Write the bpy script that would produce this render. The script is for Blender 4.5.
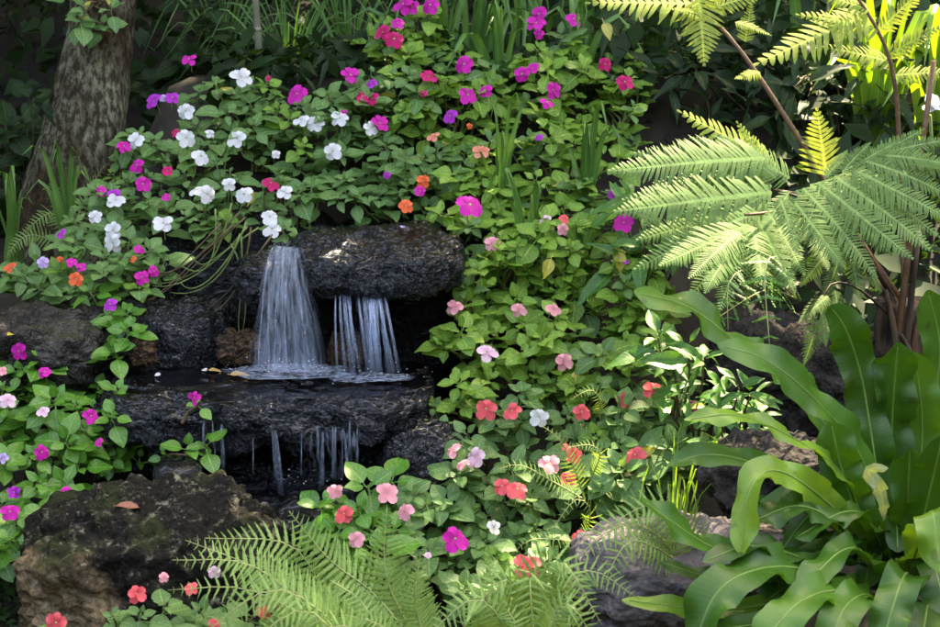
import bpy, math, random
from mathutils import Vector, Matrix, noise, Quaternion
V = Vector
R = math.radians
rnd = random.Random(7)
sc = bpy.context.scene
for o in list(bpy.data.objects):
    bpy.data.objects.remove(o)

# ---------------------------------------------------------------- camera, sky, sun, exposure
CAM = V((0, -4.2, 1.25)); PITCH = R(12); LENS = 70.0
cd = bpy.data.cameras.new('camera'); cam = bpy.data.objects.new('camera', cd)
sc.collection.objects.link(cam); sc.camera = cam
cam.location = CAM; cam.rotation_euler = (R(90) - PITCH, 0, 0)
cd.lens = LENS; cd.sensor_width = 36; cd.clip_start = .05; cd.clip_end = 300
cd.dof.use_dof = True; cd.dof.focus_distance = 4.05; cd.dof.aperture_fstop = 9

SUN_EL, SUN_AZ = R(56), R(28)          # azimuth measured from +y (away from the camera) towards +x
sun_dir = V((math.sin(SUN_AZ)*math.cos(SUN_EL), math.cos(SUN_AZ)*math.cos(SUN_EL), math.sin(SUN_EL)))
w = bpy.data.worlds.new('World'); sc.world = w; w.use_nodes = True
nt = w.node_tree; bg = nt.nodes['Background']
sky = nt.nodes.new('ShaderNodeTexSky'); sky.sky_type = 'NISHITA'; sky.sun_disc = False
sky.sun_elevation = SUN_EL; sky.sun_rotation = SUN_AZ
sky.air_density = .8; sky.dust_density = 4.0; sky.ozone_density = .5
nt.links.new(sky.outputs[0], bg.inputs[0]); bg.inputs[1].default_value = .13
sd = bpy.data.lights.new('sun', 'SUN'); so = bpy.data.objects.new('sun', sd); sc.collection.objects.link(so)
sd.energy = 2.0; sd.angle = R(.53); sd.color = (1, .94, .82)
so.rotation_euler = (-sun_dir).to_track_quat('-Z', 'Y').to_euler(); so.location = (2, 3, 6)
vs = sc.view_settings; vs.view_transform = 'Standard'; vs.look = 'None'; vs.gamma = 1; vs.exposure = 3.75
vs.use_white_balance = True; vs.white_balance_temperature = 8800; vs.white_balance_tint = 10
vs.use_curve_mapping = False
sc.cycles.use_denoising = True
sc.cycles.max_bounces = 7; sc.cycles.transparent_max_bounces = 16; sc.cycles.diffuse_bounces = 3
sc.cycles.transmission_bounces = 5; sc.cycles.caustics_reflective = False; sc.cycles.caustics_refractive = False

# ---------------------------------------------------------------- helpers
FPX = 940*LENS/36
FW = V((0, math.cos(PITCH), -math.sin(PITCH))); UP = V((0, math.sin(PITCH), math.cos(PITCH))); RT = V((1, 0, 0))
def at(px, py, y):
    """the point of the place seen at a photo pixel, at the depth y (metres beyond the falls)"""
    d = FW + RT*((px-470)/FPX) + UP*(-(py-313.5)/FPX)
    return CAM + d*((y-CAM.y)/d.y)
def ppm(y):                                   # photo pixels per metre at depth y
    return FPX/((y-CAM.y)/math.cos(PITCH)*.99)
def interp(x, xs, ys):
    if x <= xs[0]: return ys[0]
    for i in range(1, len(xs)):
        if x <= xs[i]:
            t = (x-xs[i-1])/(xs[i]-xs[i-1]); return ys[i-1]+(ys[i]-ys[i-1])*t
    return ys[-1]
def sstep(a, b, x):
    t = max(0, min(1, (x-a)/(b-a))); return t*t*(3-2*t)
def U(a, b): return rnd.uniform(a, b)

def tag(o, label=None, cat=None, group=None, kind=None):
    if label: o['label'] = label
    if cat: o['category'] = cat
    if group: o['group'] = group
    if kind: o['kind'] = kind
    return o
WM = {}
def link(name, data, parent=None, M=None):
    o = bpy.data.objects.new(name, data); sc.collection.objects.link(o)
    M = M or Matrix.Identity(4)
    WM[o.name] = M
    if parent:
        o.parent = parent; o.matrix_basis = WM[parent.name].inverted() @ M
    else:
        o.matrix_basis = M
    return o
def empty(name, loc):
    o = link(name, None, None, Matrix.Translation(loc)); o.empty_display_size = .05
    return o
def mesh(name, vs_, fs, mats, uvs=None, smooth=True, mi=None):
    m = bpy.data.meshes.new(name); m.from_pydata([tuple(v) for v in vs_], [], fs)
    for q in (mats if isinstance(mats, (list, tuple)) else [mats]): m.materials.append(q)
    if uvs:
        l = m.uv_layers.new(name='UVMap')
        for i, lp in enumerate(m.loops): l.data[i].uv = uvs[lp.vertex_index]
    if smooth: m.polygons.foreach_set('use_smooth', [True]*len(m.polygons))
    if mi: m.polygons.foreach_set('material_index', mi)
    m.update(); return m
def bez(pts, t):
    p = list(pts)
    while len(p) > 1: p = [p[i].lerp(p[i+1], t) for i in range(len(p)-1)]
    return p[0]
def spl(pts):
    """smooth curve through the points, by arc length"""
    P = [pts[0]*2-pts[1]]+list(pts)+[pts[-1]*2-pts[-2]]; D = []
    for i in range(1, len(P)-2):
        a, b, c, d = P[i-1:i+3]
        for k in range(14):
            t = k/14; D.append((b*2+(c-a)*t+(a*2-b*5+c*4-d)*t*t+(b*3-a-c*3+d)*t**3)*.5)
    D.append(P[-2].copy()); L_ = [0]
    for i in range(1, len(D)): L_.append(L_[-1]+(D[i]-D[i-1]).length)
    def f(t):
        q = max(0, min(1, t))*L_[-1]
        for i in range(1, len(D)):
            if L_[i] >= q: return D[i-1].lerp(D[i], (q-L_[i-1])/max(1e-9, L_[i]-L_[i-1]))
        return D[-1].copy()
    return f
def tube(name, path, rads, mat, parent, sides=5):
    """path in world space; the mesh is kept in the parent's space"""
    O = path[0]; vs_, fs = [], []
    n = len(path); a = None
    for i, p in enumerate(path):
        t = (path[min(i+1, n-1)]-path[max(i-1, 0)])
        t = t.normalized() if t.length > 1e-9 else V((0, 0, 1))
        if a is None: a = t.orthogonal().normalized()
        else:
            a = a - t*a.dot(t); a = a.normalized() if a.length > 1e-6 else t.orthogonal().normalized()
        b = t.cross(a); r = rads[i] if isinstance(rads, (list, tuple)) else rads
        for k in range(sides):
            g = 2*math.pi*k/sides; vs_.append(p-O+(a*math.cos(g)+b*math.sin(g))*r)
    for i in range(n-1):
        for k in range(sides):
            k2 = (k+1) % sides; fs.append((i*sides+k, i*sides+k2, (i+1)*sides+k2, (i+1)*sides+k))
    fs.append(tuple(range(sides))[::-1]); fs.append(tuple((n-1)*sides+k for k in range(sides)))
    return link(name, mesh(name, vs_, fs, mat), parent, Matrix.Translation(O))
def frame(p, d, n, s=1.0, sx=None):
    """unit shape lying along +Y with normal +Z placed at p along d with normal near n"""
    d = d.normalized(); x = d.cross(n)
    x = x.normalized() if x.length > 1e-5 else d.orthogonal().normalized()
    z = x.cross(d)
    M = Matrix(((x.x, d.x, z.x, 0), (x.y, d.y, z.y, 0), (x.z, d.z, z.z, 0), (0, 0, 0, 1)))
    return Matrix.Translation(p) @ M @ Matrix.Diagonal((sx or s, s, s, 1))

# ---------------------------------------------------------------- materials
def newmat(name):
    m = bpy.data.materials.new(name); m.use_nodes = True
    n = m.node_tree.nodes; n.clear(); return m, n, m.node_tree.links
def N(nodes, t, **kw):
    x = nodes.new(t)
    for k, v in kw.items(): setattr(x, k, v)
    return x
def math_(n, l, op, a, b=None):
    x = N(n, 'ShaderNodeMath', operation=op)
    for i, q in enumerate((a, b)):
        if q is None: continue
        if isinstance(q, (int, float)): x.inputs[i].default_value = q
        else: l.new(q, x.inputs[i])
    return x.outputs[0]
def leafmat(name, cols, rough=.42, trans=.3, vein=6, veincol=None, spec=.5, spots=0.0, bump=.25, tcol=None):
    """cols: three greens picked per leaf by Object Info random"""
    m, n, l = newmat(name)
    oi = N(n, 'ShaderNodeObjectInfo'); rp = N(n, 'ShaderNodeValToRGB')
    rp.color_ramp.elements[0].color = (*cols[0], 1); rp.color_ramp.elements[1].color = (*cols[2], 1)
    e = rp.color_ramp.elements.new(.5); e.color = (*cols[1], 1)
    l.new(oi.outputs['Random'], rp.inputs[0]); col = rp.outputs[0]
    tc = N(n, 'ShaderNodeTexCoord'); sx = N(n, 'ShaderNodeSeparateXYZ'); l.new(tc.outputs['UV'], sx.inputs[0])
    au = math_(n, l, 'ABSOLUTE', math_(n, l, 'MULTIPLY', math_(n, l, 'SUBTRACT', sx.outputs[0], .5), 2))
    f = math_(n, l, 'FRACT', math_(n, l, 'SUBTRACT', math_(n, l, 'MULTIPLY', sx.outputs[1], vein), math_(n, l, 'MULTIPLY', au, 1.6)))
    side = math_(n, l, 'GREATER_THAN', f, .88)
    mid = math_(n, l, 'LESS_THAN', au, .07)
    vv = math_(n, l, 'MAXIMUM', math_(n, l, 'MULTIPLY', side, .45), mid)
    mx = N(n, 'ShaderNodeMix', data_type='RGBA'); l.new(math_(n, l, 'MULTIPLY', vv, .55), mx.inputs[0]); l.new(col, mx.inputs[6])
    mx.inputs[7].default_value = (*(veincol or [c*1.7+.02 for c in cols[2]]), 1); col = mx.outputs[2]
    ns = N(n, 'ShaderNodeTexNoise'); ns.inputs['Scale'].default_value = 9; ns.inputs['Detail'].default_value = 4
    l.new(tc.outputs['Object'], ns.inputs['Vector'])
    hs = N(n, 'ShaderNodeHueSaturation'); l.new(col, hs.inputs['Color'])
    mr = N(n, 'ShaderNodeMapRange'); mr.inputs[1].default_value = .3; mr.inputs[2].default_value = .7
    mr.inputs[3].default_value = .78; mr.inputs[4].default_value = 1.22; l.new(ns.outputs[0], mr.inputs[0]); l.new(mr.outputs[0], hs.inputs['Value'])
    col = hs.outputs[0]
    if spots:
        n2 = N(n, 'ShaderNodeTexNoise'); n2.inputs['Scale'].default_value = 26; n2.inputs['Detail'].default_value = 3
        l.new(tc.outputs['Object'], n2.inputs['Vector'])
        r2 = N(n, 'ShaderNodeValToRGB'); r2.color_ramp.elements[0].position = .66; r2.color_ramp.elements[1].position = .72
        l.new(n2.outputs[0], r2.inputs[0]); m2 = N(n, 'ShaderNodeMix', data_type='RGBA')
        l.new(math_(n, l, 'MULTIPLY', r2.outputs[0], spots), m2.inputs[0]); l.new(col, m2.inputs[6]); m2.inputs[7].default_value = (.05, .035, .012, 1); col = m2.outputs[2]
    p = N(n, 'ShaderNodeBsdfPrincipled'); l.new(col, p.inputs['Base Color']); p.inputs['Roughness'].default_value = rough
    p.inputs['Specular IOR Level'].default_value = spec
    bp = N(n, 'ShaderNodeBump'); bp.inputs['Strength'].default_value = bump; bp.inputs['Distance'].default_value = .004
    l.new(math_(n, l, 'ADD', math_(n, l, 'MULTIPLY', vv, -1.0), ns.outputs[0]), bp.inputs['Height']); l.new(bp.outputs[0], p.inputs['Normal'])
    tr = N(n, 'ShaderNodeBsdfTranslucent'); h2 = N(n, 'ShaderNodeMix', data_type='RGBA', blend_type='MULTIPLY'); h2.inputs[0].default_value = 1
    l.new(col, h2.inputs[6]); h2.inputs[7].default_value = (*(tcol or (1.9, 1.75, .7)), 1); l.new(h2.outputs[2], tr.inputs[0])
    ms = N(n, 'ShaderNodeMixShader'); ms.inputs[0].default_value = trans; l.new(p.outputs[0], ms.inputs[1]); l.new(tr.outputs[0], ms.inputs[2])
    out = N(n, 'ShaderNodeOutputMaterial'); l.new(ms.outputs[0], out.inputs[0]); return m
def plain(name, col, rough=.6, var=.25, scale=20, bump=.3, spec=.4, stretch=(1, 1, 1), col2=None, trans=0):
    m, n, l = newmat(name); tc = N(n, 'ShaderNodeTexCoord'); mp = N(n, 'ShaderNodeMapping'); mp.inputs['Scale'].default_value = stretch
    l.new(tc.outputs['Object'], mp.inputs[0]); ns = N(n, 'ShaderNodeTexNoise'); ns.inputs['Scale'].default_value = scale; ns.inputs['Detail'].default_value = 6
    l.new(mp.outputs[0], ns.inputs['Vector']); mx = N(n, 'ShaderNodeMix', data_type='RGBA')
    mx.inputs[6].default_value = (*[c*(1-var) for c in col], 1); mx.inputs[7].default_value = (*(col2 or [min(.9, c*(1+var)) for c in col]), 1)
    mr = N(n, 'ShaderNodeMapRange'); mr.inputs[1].default_value = .35; mr.inputs[2].default_value = .65; l.new(ns.outputs[0], mr.inputs[0])
    l.new(mr.outputs[0], mx.inputs[0])
    p = N(n, 'ShaderNodeBsdfPrincipled'); l.new(mx.outputs[2], p.inputs['Base Color']); p.inputs['Roughness'].default_value = rough; p.inputs['Specular IOR Level'].default_value = spec
    if bump:
        bp = N(n, 'ShaderNodeBump'); bp.inputs['Strength'].default_value = bump; bp.inputs['Distance'].default_value = .01
        l.new(ns.outputs[0], bp.inputs['Height']); l.new(bp.outputs[0], p.inputs['Normal'])
    sh = p.outputs[0]
    if trans:
        tr = N(n, 'ShaderNodeBsdfTranslucent'); l.new(mx.outputs[2], tr.inputs[0]); ms = N(n, 'ShaderNodeMixShader'); ms.inputs[0].default_value = trans
        l.new(sh, ms.inputs[1]); l.new(tr.outputs[0], ms.inputs[2]); sh = ms.outputs[0]
    out = N(n, 'ShaderNodeOutputMaterial'); l.new(sh, out.inputs[0]); return m
def rockmat(name, dark, light, wet=0.0, lichen=None, lich_amt=.5, moss=0.0, patch=None, scale=9):
    m, n, l = newmat(name); tc = N(n, 'ShaderNodeTexCoord'); ge = N(n, 'ShaderNodeNewGeometry'); X = tc.outputs['Object']
    n1 = N(n, 'ShaderNodeTexNoise'); n1.inputs['Scale'].default_value = scale; n1.inputs['Detail'].default_value = 9; n1.inputs['Roughness'].default_value = .65; l.new(X, n1.inputs['Vector'])
    n2 = N(n, 'ShaderNodeTexNoise'); n2.inputs['Scale'].default_value = scale*5; n2.inputs['Detail'].default_value = 6; n2.inputs['Roughness'].default_value = .7; l.new(X, n2.inputs['Vector'])
    vo = N(n, 'ShaderNodeTexVoronoi'); vo.inputs['Scale'].default_value = scale*7; l.new(X, vo.inputs['Vector'])
    rp = N(n, 'ShaderNodeValToRGB'); rp.color_ramp.elements[0].position = .38; rp.color_ramp.elements[1].position = .66
    rp.color_ramp.elements[0].color = (*dark, 1); rp.color_ramp.elements[1].color = (*light, 1)
    l.new(math_(n, l, 'ADD', math_(n, l, 'MULTIPLY', n1.outputs[0], .6), math_(n, l, 'MULTIPLY', n2.outputs[0], .4)), rp.inputs[0]); col = rp.outputs[0]
    def over(col, fac, c):
        mx = N(n, 'ShaderNodeMix', data_type='RGBA'); l.new(fac, mx.inputs[0]); l.new(col, mx.inputs[6]); mx.inputs[7].default_value = (*c, 1); return mx.outputs[2]
    def ramp(s, a, b):
        mr = N(n, 'ShaderNodeMapRange'); mr.inputs[1].default_value = a; mr.inputs[2].default_value = b; l.new(s, mr.inputs[0]); return mr.outputs[0]
    if patch:
        (cx, cy, cz), rad, pc = patch
        vm = N(n, 'ShaderNodeVectorMath', operation='DISTANCE'); l.new(X, vm.inputs[0]); vm.inputs[1].default_value = (cx, cy, cz)
        dd = math_(n, l, 'ADD', vm.outputs['Value'], math_(n, l, 'MULTIPLY', math_(n, l, 'SUBTRACT', n1.outputs[0], .5), rad*1.6))
        col = over(col, math_(n, l, 'MULTIPLY', ramp(dd, rad, rad*.55), ramp(n2.outputs[0], .25, .6)), pc)
    if lichen:
        n3 = N(n, 'ShaderNodeTexNoise'); n3.inputs['Scale'].default_value = scale*3; n3.inputs['Detail'].default_value = 10; n3.inputs['Roughness'].default_value = .8; l.new(X, n3.inputs['Vector'])
        sn = N(n, 'ShaderNodeSeparateXYZ'); l.new(ge.outputs['Normal'], sn.inputs[0])
        col = over(col, math_(n, l, 'MULTIPLY', math_(n, l, 'MULTIPLY', ramp(n3.outputs[0], .54, .64), ramp(sn.outputs[2], -.1, .5)), lich_amt), lichen)
    if moss:
        n4 = N(n, 'ShaderNodeTexNoise'); n4.inputs['Scale'].default_value = scale*.8; n4.inputs['Detail'].default_value = 8; l.new(X, n4.inputs['Vector'])
        s2 = N(n, 'ShaderNodeSeparateXYZ'); l.new(ge.outputs['Normal'], s2.inputs[0])
        col = over(col, math_(n, l, 'MULTIPLY', math_(n, l, 'MULTIPLY', ramp(n4.outputs[0], .5, .62), ramp(s2.outputs[2], 0, .6)), moss), (.035, .05, .012))
    p = N(n, 'ShaderNodeBsdfPrincipled'); l.new(col, p.inputs['Base Color'])
    bp = N(n, 'ShaderNodeBump')
    if wet:
        p.inputs['Roughness'].default_value = .38 - .26*wet; p.inputs['Specular IOR Level'].default_value = .2+.42*wet; p.inputs['Specular Tint'].default_value = (.8, .88, 1, 1)
        n5 = N(n, 'ShaderNodeTexNoise'); n5.inputs['Scale'].default_value = scale*7.5; n5.inputs['Detail'].default_value = 2; n5.inputs['Roughness'].default_value = .55; n5.inputs['Distortion'].default_value = .8; l.new(X, n5.inputs['Vector'])
        rg = math_(n, l, 'ABSOLUTE', math_(n, l, 'SUBTRACT', n5.outputs[0], .5))
        h = math_(n, l, 'ADD', math_(n, l, 'MULTIPLY', rg, -1.6), math_(n, l, 'MULTIPLY', n2.outputs[0], .5))
        bp.inputs['Strength'].default_value = 1; bp.inputs['Distance'].default_value = .017
        s3 = N(n, 'ShaderNodeSeparateXYZ'); l.new(ge.outputs['True Normal'], s3.inputs[0]); l.new(ramp(s3.outputs[2], .95, .55), bp.inputs['Strength'])
    else:
        p.inputs['Roughness'].default_value = .85; p.inputs['Specular IOR Level'].default_value = .12
        h = math_(n, l, 'ADD', math_(n, l, 'MULTIPLY', n2.outputs[0], .6), math_(n, l, 'ADD', math_(n, l, 'MULTIPLY', vo.outputs['Distance'], .45), math_(n, l, 'MULTIPLY', n1.outputs[0], 1.0)))
        bp.inputs['Strength'].default_value = .8; bp.inputs['Distance'].default_value = .025
    l.new(h, bp.inputs['Height']); l.new(bp.outputs[0], p.inputs['Normal'])
    out = N(n, 'ShaderNodeOutputMaterial'); l.new(p.outputs[0], out.inputs[0]); return m
def watermat(name, streak=14, lo=.45, hi=.7, dens=.8, vs_=1.6, edge=True, ends=False):
    m, n, l = newmat(name); tc = N(n, 'ShaderNodeTexCoord'); mp = N(n, 'ShaderNodeMapping'); mp.inputs['Scale'].default_value = (streak, vs_, 1)
    oi = N(n, 'ShaderNodeObjectInfo'); l.new(tc.outputs['UV'], mp.inputs[0])
    cb = N(n, 'ShaderNodeCombineXYZ'); l.new(math_(n, l, 'MULTIPLY', oi.outputs['Random'], 37), cb.inputs[0]); l.new(cb.outputs[0], mp.inputs[1])
    ns = N(n, 'ShaderNodeTexNoise'); ns.inputs['Scale'].default_value = 1.0; ns.inputs['Detail'].default_value = 5; ns.inputs['Roughness'].default_value = .7; ns.inputs['Distortion'].default_value = .6; l.new(mp.outputs[0], ns.inputs['Vector'])
    mr = N(n, 'ShaderNodeMapRange'); mr.inputs[1].default_value = lo; mr.inputs[2].default_value = hi; l.new(ns.outputs[0], mr.inputs[0])
    f = math_(n, l, 'MULTIPLY', mr.outputs[0], dens)
    if edge:
        sx = N(n, 'ShaderNodeSeparateXYZ'); l.new(tc.outputs['UV'], sx.inputs[0])
        e = math_(n, l, 'MULTIPLY', math_(n, l, 'SUBTRACT', 1, math_(n, l, 'ABSOLUTE', math_(n, l, 'MULTIPLY', math_(n, l, 'SUBTRACT', sx.outputs[0], .5), 2))), 3.5)
        e.node.use_clamp = True; f = math_(n, l, 'MULTIPLY', f, e)
        if ends:
            jt = math_(n, l, 'MULTIPLY', math_(n, l, 'ADD', sx.outputs[1], math_(n, l, 'MULTIPLY', math_(n, l, 'SUBTRACT', ns.outputs[0], .5), .5)), 5); jt.node.use_clamp = True
            jb = math_(n, l, 'MULTIPLY', math_(n, l, 'SUBTRACT', 1.0, math_(n, l, 'ADD', sx.outputs[1], math_(n, l, 'MULTIPLY', math_(n, l, 'SUBTRACT', ns.outputs[0], .5), .4))), 4); jb.node.use_clamp = True
            f = math_(n, l, 'MULTIPLY', f, math_(n, l, 'MULTIPLY', jt, jb))
    d = N(n, 'ShaderNodeBsdfPrincipled'); d.inputs['Base Color'].default_value = (.62, .76, .98, 1); d.inputs['Roughness'].default_value = .3
    d.inputs['Specular IOR Level'].default_value = .6
    tl = N(n, 'ShaderNodeBsdfTranslucent'); tl.inputs[0].default_value = (.62, .76, .98, 1); m0 = N(n, 'ShaderNodeMixShader'); m0.inputs[0].default_value = .4
    l.new(d.outputs[0], m0.inputs[1]); l.new(tl.outputs[0], m0.inputs[2])
    t = N(n, 'ShaderNodeBsdfTransparent'); ms = N(n, 'ShaderNodeMixShader'); l.new(f, ms.inputs[0]); l.new(t.outputs[0], ms.inputs[1]); l.new(m0.outputs[0], ms.inputs[2])
    out = N(n, 'ShaderNodeOutputMaterial'); l.new(ms.outputs[0], out.inputs[0]); return m
def flowermat(name, col, edge=None):
    m, n, l = newmat(name); tc = N(n, 'ShaderNodeTexCoord'); sx = N(n, 'ShaderNodeSeparateXYZ'); l.new(tc.outputs['UV'], sx.inputs[0])
    oi = N(n, 'ShaderNodeObjectInfo'); mx = N(n, 'ShaderNodeMix', data_type='RGBA')
    mx.inputs[6].default_value = (*[c*.72 for c in col], 1); mx.inputs[7].default_value = (*(edge or col), 1)
    l.new(math_(n, l, 'ADD', math_(n, l, 'MULTIPLY', sx.outputs[1], .9), math_(n, l, 'MULTIPLY', oi.outputs['Random'], .25)), mx.inputs[0]); mx.clamp_factor = True
    wv = N(n, 'ShaderNodeTexNoise'); mp = N(n, 'ShaderNodeMapping'); mp.inputs['Scale'].default_value = (14, 2, 1); l.new(tc.outputs['UV'], mp.inputs[0]); l.new(mp.outputs[0], wv.inputs['Vector']); wv.inputs['Scale'].default_value = 1
    p = N(n, 'ShaderNodeBsdfPrincipled'); l.new(mx.outputs[2], p.inputs['Base Color']); p.inputs['Roughness'].default_value = .55; p.inputs['Specular IOR Level'].default_value = .25
    p.inputs['Sheen Weight'].default_value = .15
    bp = N(n, 'ShaderNodeBump'); bp.inputs['Strength'].default_value = .3; bp.inputs['Distance'].default_value = .003; l.new(wv.outputs[0], bp.inputs['Height']); l.new(bp.outputs[0], p.inputs['Normal'])
    tr = N(n, 'ShaderNodeBsdfTranslucent'); l.new(mx.outputs[2], tr.inputs[0]); ms = N(n, 'ShaderNodeMixShader'); ms.inputs[0].default_value = .25
    l.new(p.outputs[0], ms.inputs[1]); l.new(tr.outputs[0], ms.inputs[2]); out = N(n, 'ShaderNodeOutputMaterial'); l.new(ms.outputs[0], out.inputs[0]); return m

LM = {
 'cool': leafmat('leaf_cool', [(.075, .165, .05), (.10, .21, .063), (.14, .26, .08)], rough=.5, spec=.32, spots=.12),
 'warm': leafmat('leaf_warm', [(.10, .215, .03), (.14, .28, .04), (.19, .345, .055)], rough=.48, spec=.32, spots=.15),  # yellow-green leaf, lightened to paint in the filtered light on the right bank
 'vivid': leafmat('leaf_vivid', [(.045, .17, .02), (.07, .22, .025), (.105, .27, .035)], rough=.36, spots=.1),
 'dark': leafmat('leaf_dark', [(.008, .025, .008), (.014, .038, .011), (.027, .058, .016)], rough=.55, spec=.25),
 'yellow': leafmat('leaf_yellowed', [(.42, .40, .05), (.5, .45, .08), (.55, .5, .12)], trans=.4, tcol=(1.3, 1.2, .7)),
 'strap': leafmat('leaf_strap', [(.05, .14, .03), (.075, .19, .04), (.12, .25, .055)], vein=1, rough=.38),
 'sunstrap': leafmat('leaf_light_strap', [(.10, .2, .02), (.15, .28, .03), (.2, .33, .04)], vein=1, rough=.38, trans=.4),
 'broad': leafmat('leaf_broad', [(.035, .125, .025), (.055, .17, .03), (.08, .21, .04)], rough=.42, vein=9, spec=.4),
 'nest': leafmat('leaf_nest_fern', [(.02, .075, .008), (.032, .11, .011), (.06, .17, .018)], rough=.4, vein=70, spec=.38, spots=.5, bump=.2, trans=.3, veincol=(.09, .2, .035)),
 'nest_lit': leafmat('leaf_nest_fern_lit', [(.11, .24, .022), (.14, .28, .028), (.18, .32, .04)], rough=.35, vein=70, spec=.45, spots=.4, bump=.12, trans=.35, veincol=(.2, .32, .05)),  # lit copy of the nest fern leaf, light painted as brighter green
 'fern': leafmat('leaf_fern', [(.16, .28, .075), (.19, .32, .09), (.23, .37, .11)], rough=.55, vein=3, trans=.35, spec=.25),
 'treefern': leafmat('leaf_tree_fern', [(.095, .18, .05), (.115, .21, .06), (.145, .245, .072)], rough=.6, vein=3, trans=.3, spec=.2),
 'treefern_y': leafmat('leaf_tree_fern_young', [(.2, .27, .05), (.23, .3, .055), (.27, .34, .07)], rough=.6, vein=3, trans=.4, spec=.15),
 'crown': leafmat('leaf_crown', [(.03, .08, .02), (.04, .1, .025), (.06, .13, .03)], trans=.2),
}
STEM = plain('stem', (.13, .19, .05), .5, .3, 30, 0)
STEMB = plain('stem_brown', (.10, .075, .035), .6, .35, 30, .2)
FSTEM = plain('fern_stalk', (.33, .38, .14), .5, .25, 30, 0)
TSTEM = plain('tree_fern_stalk', (.23, .13, .055), .55, .4, 40, .4, col2=(.09, .05, .03))
EYE = plain('flower_eye', (.25, .30, .12), .5, .2, 30, 0)
FLC = {
 'w': flowermat('petal_white', (.7, .71, .72), (.76, .77, .78)), 'm': flowermat('petal_magenta', (.62, .004, .33), (.72, .012, .42)),
 'p': flowermat('petal_purple', (.42, .01, .42), (.52, .03, .55)), 'c': flowermat('petal_coral', (.84, .065, .085), (.9, .14, .165)),
 'k': flowermat('petal_pink', (.85, .26, .34), (.9, .42, .48)), 'l': flowermat('petal_pale_pink', (.8, .42, .6), (.86, .62, .74)),
 'o': flowermat('petal_orange', (.8, .09, .02), (.88, .16, .05)), 'r': flowermat('petal_crimson', (.55, .004, .1), (.66, .01, .17)),
 'v': flowermat('petal_lilac', (.5, .33, .72), (.66, .5, .82)), 's': flowermat('petal_salmon', (.8, .2, .13), (.86, .32, .22)),
}

# ---------------------------------------------------------------- terrain
PYS = [0, 40, 150, 250, 400, 500, 570, 650]; YS = [1.0, .9, .6, .3, -.1, -.35, -.55, -.75]
def Yb(py): return interp(py, PYS, YS)
def Yp(px, py):
    if px < 300 and py > 560: return -.98
    if 180 < px < 215 and 385 < py < 460: return -.30
    return Yb(py)
ZY = sorted((y, at(470, p, y).z) for p, y in zip(PYS, YS))
def zs(y):
    if y > 1.0: return interp(y, [1.0, 1.6, 3, 5, 9, 200], [ZY[-1][1], 1.02, 1.15, 1.7, 3.2, 5])
    if y < ZY[0][0]: return ZY[0][1]
    return interp(y, [a for a, b in ZY], [b for a, b in ZY])
def ground(x, y):
    z = zs(y) - .22
    L = sstep(-.82, -1.1, x)*sstep(-.1, .4, y)*sstep(2.6, 1.6, y)
    z = z*(1-L) + min(z, .24+.05*y)*L
    g = sstep(-.78, -.62, x)*sstep(.02, -.1, x)*sstep(.62, .45, y)
    z = z*(1-g) + (-.34)*g
    z += sstep(1.9, 4.6, abs(x))*2.4 + sstep(-5.4, -9.5, y)*3.4  # unseen raised sides and bank behind the camera, added to block low skylight
    return z + .02*noise.noise(V((x*4, y*4, 0)))
SOIL = plain('soil', (.014, .010, .007), .85, .5, 14, .8, col2=(.026, .022, .012))
xs = [-60, -30, -15, -8, -5, -4, -3.2]+[-2.6+.06*i for i in range(88)]+[3.2, 4, 5, 8, 15, 30, 60]
ys = [-30, -15, -11, -9.5, -8.5, -7.5, -6.8, -6, -5.4, -4.6, -3.5, -2.5, -2]+[-1.6+.06*i for i in range(78)]+[3.3, 3.8, 4.5, 5.5, 7, 9, 12, 20, 40, 80]
gv = [V((x, y, ground(x, y))) for y in ys for x in xs]; nx = len(xs)
gf = [(j*nx+i, j*nx+i+1, (j+1)*nx+i+1, (j+1)*nx+i) for j in range(len(ys)-1) for i in range(nx-1)]
tag(link('ground', mesh('ground', gv, gf, SOIL)), kind='structure')

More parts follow.
